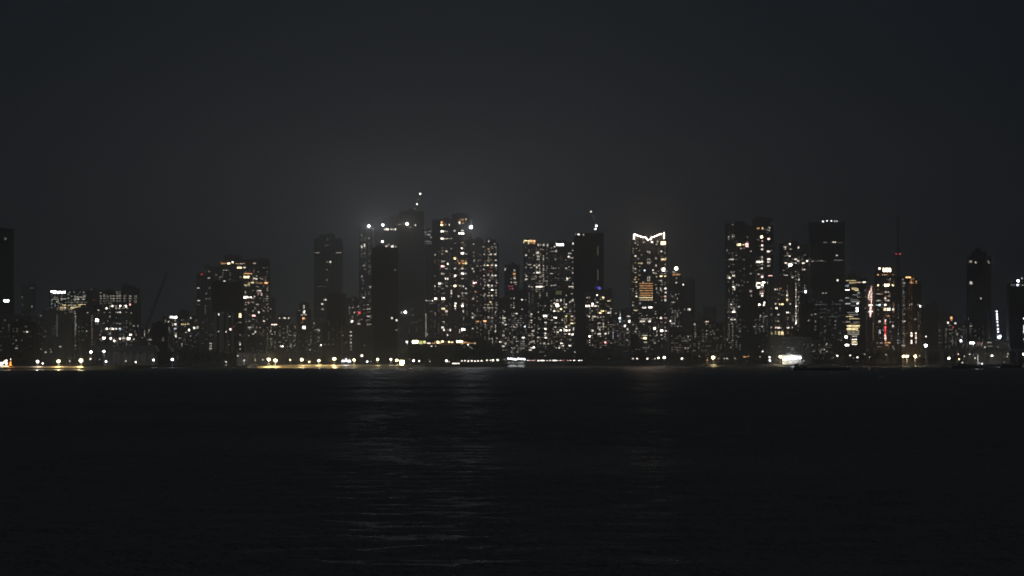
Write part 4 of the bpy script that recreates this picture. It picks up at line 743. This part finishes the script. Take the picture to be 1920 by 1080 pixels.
for px, b, in ((913,7),(920,6),(924.5,8),(933,8)): lamp(px, 675.3, 4820, 'white promenade lamp between the bus row and the lit jetty boats', b, 'w', 1.2, 0, 'promenade lamps left of the jetty boats')
for px, b in ((1142,4),(1150,5),(1156,4),(1187,6),(1194.5,7),(1213.5,8),(1228,5)): lamp(px, 672.3, 5230, 'small promenade lamp below the neon crowned tower', b, 'w', 1.2, 0, 'promenade lamps below the neon crown')
lamp(1234.5, 671, 5200, 'white promenade lamp left of the brightest below neon crown', 8, 'w', 1.6, 2500)
lamp(1245.5, 670.5, 5200, 'brightest white promenade lamp below the neon crowned tower', 9, 'w', 1.9, 7000)
lamp(1278.5, 672.5, 5230, 'lone white promenade lamp right of the neon crowned tower', 8, 'w', 1.6)
lamp(1311, 668, 5230, 'dim lamp just left of the lone yellow lamp', 4, 'w', 1.1)
lamp(1337, 670, shoreD(1337)+12, 'lone glaring yellow lamp on the dark right shore', 9, 'y', 2.4, 60000, gz=3.6)
lamp(1326, 675.5, shoreD(1337)+16, 'small orange lamp beside the lone glaring yellow lamp', 6, 'o', 1.0, 2000, gz=3.6)
for px, b in ((1347,4),(1358,5),(1363,6),(1378,5)): lamp(px, 672, 5260, 'tiny shore lamp right of the lone yellow lamp', b, 'w', 1.1, 0, 'tiny lamps right of the lone yellow lamp')
for px, b in ((1395,5),(1403,4),(1399,4)): lamp(px, 669+rng.uniform(-1,1), 5260, 'dim orange shore lamp in the small orange bunch', b, 'o', 1.4, 0, 'dim orange lamps under right hand twin towers')
lamp(1430, 659, 5240, 'white lamp high above the shore left of the floodlit pier', 7, 'w', 1.3)
lamp(1425, 669, 5240, 'small dim lamp below a higher white lamp', 5, 'w', 1.0)
lamp(1443, 670, 5230, 'upper white lamp of two stacked left of floodlit pier', 8, 'w', 1.4, 2500)
lamp(1443.5, 676, 5200, 'lower white lamp of two stacked left of floodlit pier', 8, 'n', 1.4, 1000)
lamp(1463, 669, 5220, 'warm lamp at the left end of the floodlit pier', 9, 'y', 2.2, 20000)
for px, py, b, hr in ((1570,667,8,1.3),(1594,666.5,7,1.2),(1607.5,670,8,1.3),(1621,664,4,1.2),(1661,665,5,1.2),(1562,671,4,.9),(1600,671,4,.9),(1630,669.5,5,1.0)):
    lamp(px, py, 5240, 'white shore lamp among dark trees left of the twin yellow lamps', b, 'w', hr, 0, 'scattered lamps before the ribbon office and hotel')
lamp(1694, 668.3, 5210, 'left glaring yellow lamp of the shore trio under crescent tower', 9, 'y', 1.9, 30000)
lamp(1700.5, 668.3, 5210, 'middle glaring yellow lamp of the shore trio under crescent tower', 9, 'y', 2.2, 30000)
lamp(1716, 668, 5210, 'right glaring yellow lamp of the shore trio under crescent tower', 9, 'y', 2.2, 40000)
lamp(1724, 667, 5240, 'faint greenish lamp right of the glaring yellow trio', 5, 'k', 1.1)
lamp(1736, 631, 5300, 'small white lamp high beside the unlit block', 7, 'w', 1.2)
lamp(1735.5, 648, 5200, 'bright wide white lamp above the start of the elevated road', 9, 'n', 2.4, 14000)
lamp(1779, 672, 5240, 'bright white lamp left of the moored trawler', 9, 'w', 1.7, 2000)
lamp(1795.5, 664, 5240, 'pinkish white lamp above the moored trawler', 8, 'p', 1.5)
for px, py, b in ((1808,668,5),(1818,664,6),(1824.5,664.5,4),(1828,671.5,6),(1888,668.5,5),(1889.5,663.5,5)): lamp(px, py, 5240, 'small dim lamp on the far shore behind the trawlers', b, 'w', 1.2, 0, 'dim lamps behind the trawlers')
lamp(1859.5, 667, 5240, 'white lamp between the two moored trawlers', 8, 'w', 1.7, 1500)
lamp(1919, 664, 5240, 'bright white lamp at the right edge of the photo', 9, 'w', 1.8, 2000)

# ------------------------------------------------------------------ floodlit pier, kiosk, tents, stalls
D = 5210; r = thing('floodlit_pier_shed', 'open shed glaring white under floodlights on the right shore', 'shed', (X(1486,D), D, 2.9))
L0 = X(1468,D)-X(1486,D); L1 = X(1504,D)-X(1486,D); zt = Z(666,D)-2.9
s = MB(); s.box(L0, L1, 2, 14, zt, zt+.5); s.build('roof', M['white'], r)
for i in range(6):
    x = L0+(L1-L0)*i/5; s = MB(); s.box(x-.2, x+.2, 2.2, 2.6, -.1, zt-.01); s.build('column', M['white'], r)
s = MB(); s.box(L0, L1, 13.5, 13.9, -.1, zt-.02); s.build('back_wall', M['white'], r)
for i, (px, py, hr) in enumerate(((1470,673,2.2),(1475,672,2.2),(1480,671,2.4),(1485,672,2.2),(1490,671.5,2),(1495,670.5,1.9),(1500,671,1.8))):
    s = MB(); s.ball((X(px,D)-X(1486,D), .5, Z(py,D)-2.9), hr, 10, 6, sz=.75); s.build('floodlight', em('n', 9), r)
light('shed_glow', (0, 16, Z(664,D)-2.9), 3500, COL['n'], r, radius=1.0)  # added unseen lamp behind the shed, washes the block wall with glow
light('shed_glow', (0, -3, Z(669,D)-2.9), 5000, COL['n'], r, radius=1.0)
B('low_apartment_block', 'dark low block widened to catch the floodlit shed glow', [(1443,1521,633)], 5250, '1478 651.5 4;1482 651.5 4;1486 652 3;1483 655 4;1487 655 4', 'dark', 'rib')  # block put here and widened so the shed glow fades on its wall
D = DC; r = thing('beach_kiosk', 'small square kiosk with a glowing front on the beach', 'kiosk', (X(754,D), D, 3.8))
s = MB(); s.box(-2.8, 2.8, 0, 4, -.2, 2.6); s.build('wall', M['white'], r); s = MB(); s.box(-3.2, 3.2, -1.2, 4.4, 6.0, 6.3); s.build('roof', M['steel'], r)
s = MB(); s.box(-2.8, 2.8, .1, .3, 2.61, 5.99); s.build('lit_front', em('y', 9), r)
light('kiosk_glow', (0, -2, 4), 16000, COL['y'], r)
D = DC+6
for i, (px, wd, hh) in enumerate(((643,5,675),(649,6,673),(655,5,675))):
    r = thing('beach_tent', ('left','middle','right')[i]+' white lit tent of the trio between two warm beach lamps', 'tent', (X(px,D), D, 3.8), 'white lit beach tents')
    hw = wd*D/K/2; zt = Z(hh-3,D)-3.8
    s = MB(); s.v = [(-hw,-hw,zt*.6),(hw,-hw,zt*.6),(hw,hw,zt*.6),(-hw,hw,zt*.6),(0,0,zt)]; s.f = [(0,1,4),(1,2,4),(2,3,4),(3,0,4)]; s.m = [0]*4; s.build('canopy', M['white'], r)
    for a in (-1, 1):
        for b1 in (-1, 1): s = MB(); s.tube((a*hw*.97,b1*hw*.97,-.2), (a*hw*.97,b1*hw*.97,zt*.6), .09); s.build('leg', M['steel'], r)
    for a in (-.5, .5): s = MB(); s.ball((a*hw*1.4, -hw-.2, zt*.52), .75, 8, 5); s.build('lamp', em('q', 8), r)
light('tent_glow', (X(649,D), D-6, 8), 9000, COL['q'])
# stall and cone at the far left
D = DL; r = thing('beach_stall', 'white lit beach stall at the far left edge', 'stall', (X(6,D), D, 3.8))
s = MB(); s.box(-5, 6, 0, 4, -.2, 1.4); s.build('counter', M['white'], r)
s = MB(); s.hexa([(-5.4,-1.2,4.2),(6.4,-1.2,4.2),(6.4,4.4,4.2),(-5.4,4.4,4.2),(-4.6,0,5),(5.6,0,5),(5.6,4,5),(-4.6,4,5)]); s.build('canopy', M['white'], r)
for a in (-4.9, 5.9):
    for b1 in (-.9, 4.0): s = MB(); s.tube((a,b1,1.41 if 0 <= b1 <= 4 else -.2), (a,b1,4.2), .1); s.build('leg', M['steel'], r)
for px, py, hr in ((1,682,1.4),(5,681,1.2),(9,678,1.0),(12,676.5,1.1),(12,682,1.2)): s = MB(); s.ball((X(px,D)-X(6,D), -1.6, Z(py,D)-3.8), hr, 8, 5); s.build('lamp', em('w', 8), r)
light('stall_glow', (X(6,D), D-5, 6), 1200, COL['w'])
r = thing('cone_canopy', 'small orange lit cone canopy beside the far left stall', 'canopy', (X(20.5,D), D-2, 3.8))
s = MB(); s.tube((0,0,1.2), (0,0,Z(675,D)-3.8), 1.5, .12, 8); s.build('cone', M['orange'], r); s = MB(); s.tube((0,0,-.2), (0,0,1.19), .12); s.build('pole', M['steel'], r)
s = MB(); s.ball((0,-.4,Z(673.5,D)-3.8), .6, 8, 5); s.build('lamp', em('w', 7), r); light('cone_glow', (X(20.5,D)-1, D-5, 7), 3000, COL['o'])

# ------------------------------------------------------------------ boats
def hull(s, Lg, W, hh, bow=.25, m=0):
    n = 10; prof = []
    for i in range(n+1):
        t = i/n; wd = W/2*min(1, math.sin(min(1, (1-t)/bow)*math.pi/2))*(.85+.15*min(1, t*5)) if t > 1-bow else W/2*(.8+.2*min(1, t*4))
        prof.append((-Lg/2+Lg*t, max(wd, .05), hh*(1+.35*max(0, (t-.7)/.3)**2+.1*max(0, (.15-t)/.15))))
    i0 = len(s.v)
    for x, wd, top in prof: s.v += [(x,-wd,top),(x,-wd*.6,-.6),(x,wd*.6,-.6),(x,wd,top)]
    for i in range(n):
        a = i0+4*i
        for k in range(4): s.f.append((a+k, a+(k+1)%4, a+4+(k+1)%4, a+4+k)); s.m.append(m)
    s.f.append((i0,i0+3,i0+2,i0+1)); e = i0+4*n; s.f.append((e,e+1,e+2,e+3)); s.m += [m,m]
def boat(name, label, px0, px1, ybot, deckh, cab, lamps=(), mast=None, cat='boat', group=None):
    D = H*K/(ybot-HOR); Lg = (px1-px0)*D/K; r = thing(name, label, cat, (X((px0+px1)/2,D), D, 0), group)
    s = MB(); hull(s, Lg, max(4, Lg*.22), deckh); s.build('hull', M['hull'], r)
    lx = lambda px: X(px,D)-X((px0+px1)/2,D)
    for (a, b1, hz_) in cab: s = MB(); s.box(lx(a), lx(b1), -1.6, 1.6, deckh*.8, hz_); s.box(lx(a)-.3, lx(b1)+.3, -1.9, 1.9, hz_+.005, hz_+.25); s.build('cabin', M['hull'], r)
    if mast: s = MB(); s.tube((lx(mast[0]),0,deckh*.8), (lx(mast[0]),0,Z(mast[1],D)), .3 if len(mast) < 3 else mast[2], n=6); s.build('mast', M['white'], r)
    for (x, y, bb, c, rr) in lamps: s = MB(); s.ball((lx(x), -2.1, Z(y,D)), rr, 8, 5); s.build('lamp', em(c, bb), r)
    return r
boat('cargo_barge', 'long low black barge on the water before the floodlit shed', 1487, 1594, 695, 3.0, [(1490,1501,7.5),(1504,1512,4.8)], [(1507,676.5,5,'w',.7),(1503,678,4,'n',.6),(1498,684,3,'w',.6)], (1498,671))
tr = boat('trawler', 'dark trawler with a white lit mast near the right edge', 1784, 1843, 691.5, 3.6, [(1795,1810,6.0),(1812,1818,4.2)],
     [(1798,673.5,7,'y',.95),(1804,680,5,'w',1.0),(1835.5,681,5,'n',1.0),(1841,682,6,'n',1.2)], None)
D = H*K/(691.5-HOR); s = MB(); s.tube((X(1833.5,D)-X(1813.5,D),0,2), (X(1833.5,D)-X(1813.5,D),0,Z(664,D)), .55, .45, 8); s.build('mast', M['white'], tr)
light('mast_light', (X(1833.5,D)-1.5, D-6, Z(672,D)), 2200, COL['n'], radius=.3)
boat('trawler', 'unlit black trawler at the right end of the water', 1876, 1916, 691, 3.8, [(1882,1892,5.4)], [(1882,679,3,'w',.6)], (1898,672))
D = 4860
for i, (a, b1) in enumerate(((952,968),(971,984))):
    r = thing('ferry_boat', ('left','right')[i]+' of two glaring white lit boats at the jetty', 'boat', (X((a+b1)/2,D), D, 0), 'glaring white lit boats at the jetty')
    Lg = (b1-a)*D/K; s = MB(); hull(s, Lg*1.15, 3.6, 1.5); s.build('hull', M['white'], r)
    s = MB(); s.box(-Lg*.46, Lg*.46, -1.5, 1.5, 1.3, 2.6); s.build('cabin', M['white'], r)
    s = MB(); s.box(-Lg*.5, Lg*.5, -1.9, 1.9, 6.4, 6.65); s.build('roof', M['white'], r)
    for a_ in (-.45, -.15, .15, .45): s = MB(); s.tube((a_*Lg,-1.4,2.61), (a_*Lg,-1.4,6.4), .1); s.build('post', M['white'], r)
    for q in range(4 if i == 0 else 3): s = MB(); s.ball((-Lg*.42+Lg*.84*q/(3 if i == 0 else 2), -2.6, Z(673+rng.uniform(-.7,1.4),D)), 1.35, 8, 5); s.build('lamp', em('n', 8), r)
    light('deck_light', (0, -7, 7.5), 2500, COL['n'], r)
boat('moored_skiff', 'small pale skiff left of the white lit jetty boats', 944, 951, 687.5, 1.2, [], [(946,673.5,5,'n',1.0),(948.5,676,5,'n',.8)], (947,672))
# ------------------------------------------------------------------ traffic on the coast road
D = 4800; r = thing('lit_bus', 'bus with a bright window row parked under the dark trees', 'bus', (X(855,D), D+1, 2.9))
s = MB(); s.box(-5.6, 5.6, 0, 2.5, .45, 3.3); s.build('body', M['carpaint'], r)
for i in range(7): s = MB(); s.box(-5.2+i*1.5, -5.2+i*1.5+1.25, -.06, -.005, 1.7, 3.0); s.build('window', em('w', 7), r)
for x in (-3.6, 3.4): s = MB(); s.tube((x,-.1,.45), (x,.3,.45), .48, n=10); s.build('wheel', M['tyre'], r)
s = MB(); s.box(-5.75, -5.61, .4, .8, .7, 1.0); s.build('headlight', em('w', 7), r)
lamp(842, 678, 4800, 'small dim lamp between white lamp and lit bus', 6, 'w', 1.0)
cb = MB(); cb.hexa([(-.88,-2.2,.35),(.88,-2.2,.35),(.88,2.2,.35),(-.88,2.2,.35),(-.85,-2.1,.9),(.85,-2.1,.9),(.85,2.1,.95),(-.85,2.1,.95)])
cb.hexa([(-.82,-1.0,.9),(.82,-1.0,.9),(.82,1.7,.95),(-.82,1.7,.95),(-.62,-.3,1.45),(.62,-.3,1.45),(.62,1.2,1.45),(-.62,1.2,1.45)]); car_me = cb.mesh('body', M['carpaint'])
wh = MB()
wh.tube((-.1,0,0), (.1,0,0), .33, n=10); wh_me = wh.mesh('wheel', M['tyre'])
hl_ = {}
def car(px, D, b, c, label, group, z):
    r = thing('car', label, 'car', (X(px,D), D, z), group)
    o = bpy.data.objects.new('body', car_me); C.objects.link(o); o.parent = r
    for x in (-.8,.8):
        for y in (-1.4,1.4): o = bpy.data.objects.new('wheel', wh_me); C.objects.link(o); o.parent = r; o.location = (x,y,.34)
    if (b,c) not in hl_: q = MB(); q.ball((0,0,0), .62, 8, 5, sz=.8); hl_[b,c] = q.mesh('headlight', em(c,b))
    for x in (-.62,.62): o = bpy.data.objects.new('headlight', hl_[b,c]); C.objects.link(o); o.parent = r; o.location = (x,-2.3,.8)
# raised coast road for the cars
D = 4960; o = MB(); o.box(X(985,D), X(1100,D), D-3, D+12, 2.0, Z(676.8,D)-.1); rd = o.build('coast_road', M['asphalt']); rd['kind'] = 'structure'
zr = Z(676.8, D)-.1
for px, b, c in ((989.5,7,'w'),(994,6,'p'),(998.5,6,'t'),(1002,6,'p'),(1009,8,'t'),(1013,7,'w'),(1016.5,8,'n'),(1019,8,'n'),(1025.5,7,'w'),(1031.5,7,'t'),(1037.5,8,'w'),(1041,8,'n'),(1045,7,'w'),(1051,7,'p'),(1056,5,'p'),(1064.5,6,'p'),(1070,7,'t'),(1076.5,8,'w'),(1085.5,8,'n'),(1090.5,7,'w')):
    car(px, 4960+rng.uniform(0,6), b, c, 'small car with headlights on, in the traffic row right of the jetty boats', 'cars in the traffic row on the coast road', zr)

# ------------------------------------------------------------------ trees
def crown_mesh(seed, n=420):
    r = random.Random(seed); s = MB(); cl = []
    for _ in range(9): a = r.uniform(0, 6.28); q = r.uniform(.1, .72); cl.append((q*math.cos(a), q*math.sin(a), r.uniform(.42, .88), r.uniform(.22, .36)))
    for i in range(n):
        c = cl[i % len(cl)]; v = Vector((r.gauss(0,1), r.gauss(0,1), r.gauss(0,.8))).normalized()*c[3]*(r.random()**.4)
        p = Vector(c[:3])+v; u = Vector((r.gauss(0,1), r.gauss(0,1), r.gauss(0,1))).normalized(); w_ = u.orthogonal().normalized(); q = r.uniform(.03, .065); k = len(s.v)
        s.v += [tuple(p+u*q), tuple(p+w_*q), tuple(p-u*q), tuple(p-w_*q)]; s.f.append((k,k+1,k+2,k+3)); s.m.append(0)
    return s.mesh('crown', M['leaf'])
def trunk_mesh(seed):
    r = random.Random(seed); s = MB(); s.tube((0,0,-.03), (0,0,.42), .035, .022, 7)
    for _ in range(5): a = r.uniform(0, 6.28); s.tube((0,0,r.uniform(.25,.4)), (math.cos(a)*.35, math.sin(a)*.35, r.uniform(.5,.75)), .016, .006, 5)
    return s.mesh('trunk', M['bark'])
CR = [crown_mesh(i) for i in range(5)]; TR = [trunk_mesh(i) for i in range(5)]
def tree(px, D, h_, wd, label, group):
    r = thing('shore_tree', label, 'tree', (X(px,D), D, 2.8), group); i = rng.randrange(5)
    for n, me in (('crown', CR[i]), ('trunk', TR[i])):
        o = bpy.data.objects.new(n, me); C.objects.link(o); o.parent = r
    r.scale = (wd/2, wd/2, h_); r.rotation_euler = (0, 0, rng.uniform(0, 6.28))
stretch = [
 (4,60,4700,14,10,'dark tree behind the far left beach stall','dark trees at the far left'),
 (165,300,4720,9,16,'low dark tree before the columned hall','low trees before the columned hall'),
 (296,452,4700,19,26,'tall black tree in the solid clump left of the compound wall','black clump of tall trees left of the compound wall'),
 (520,700,4760,9,18,'low dark tree behind the middle beach lamps','low trees behind the middle beach'),
 (765,945,4880,24,34,'black tree in the belt under the yellow corniced podium','black tree belt under the podium'),
 (945,1180,5060,14,32,'dark tree behind the traffic and jetty boats','dark trees behind the coast road traffic'),
 (1180,1345,5270,16,22,'dark tree below the neon crowned tower','dark trees below the neon crown'),
 (1345,1465,5290,15,16,'dark tree between the lone yellow lamp and floodlit shed','dark trees left of the floodlit shed'),
 (1505,1700,5275,19,26,'dark tree in the belt right of the floodlit shed','dark tree belt before ribbon office and hotel'),
 (1700,1930,5280,12,26,'dark low tree under the elevated road at the right','dark trees under the elevated road')]
for a, b1, D, hh, n, lb, gp in stretch:
    for i in range(n):
        px = a+(b1-a)*(i+.5+rng.uniform(-.45,.45))/n; dd = D+rng.uniform(-12, 40); h_ = hh*rng.uniform(.72, 1.15)
        tree(px, dd, h_, h_*rng.uniform(.8, 1.3), lb, gp)
print('individual windows', n_ind[0], 'objects', len(bpy.data.objects))
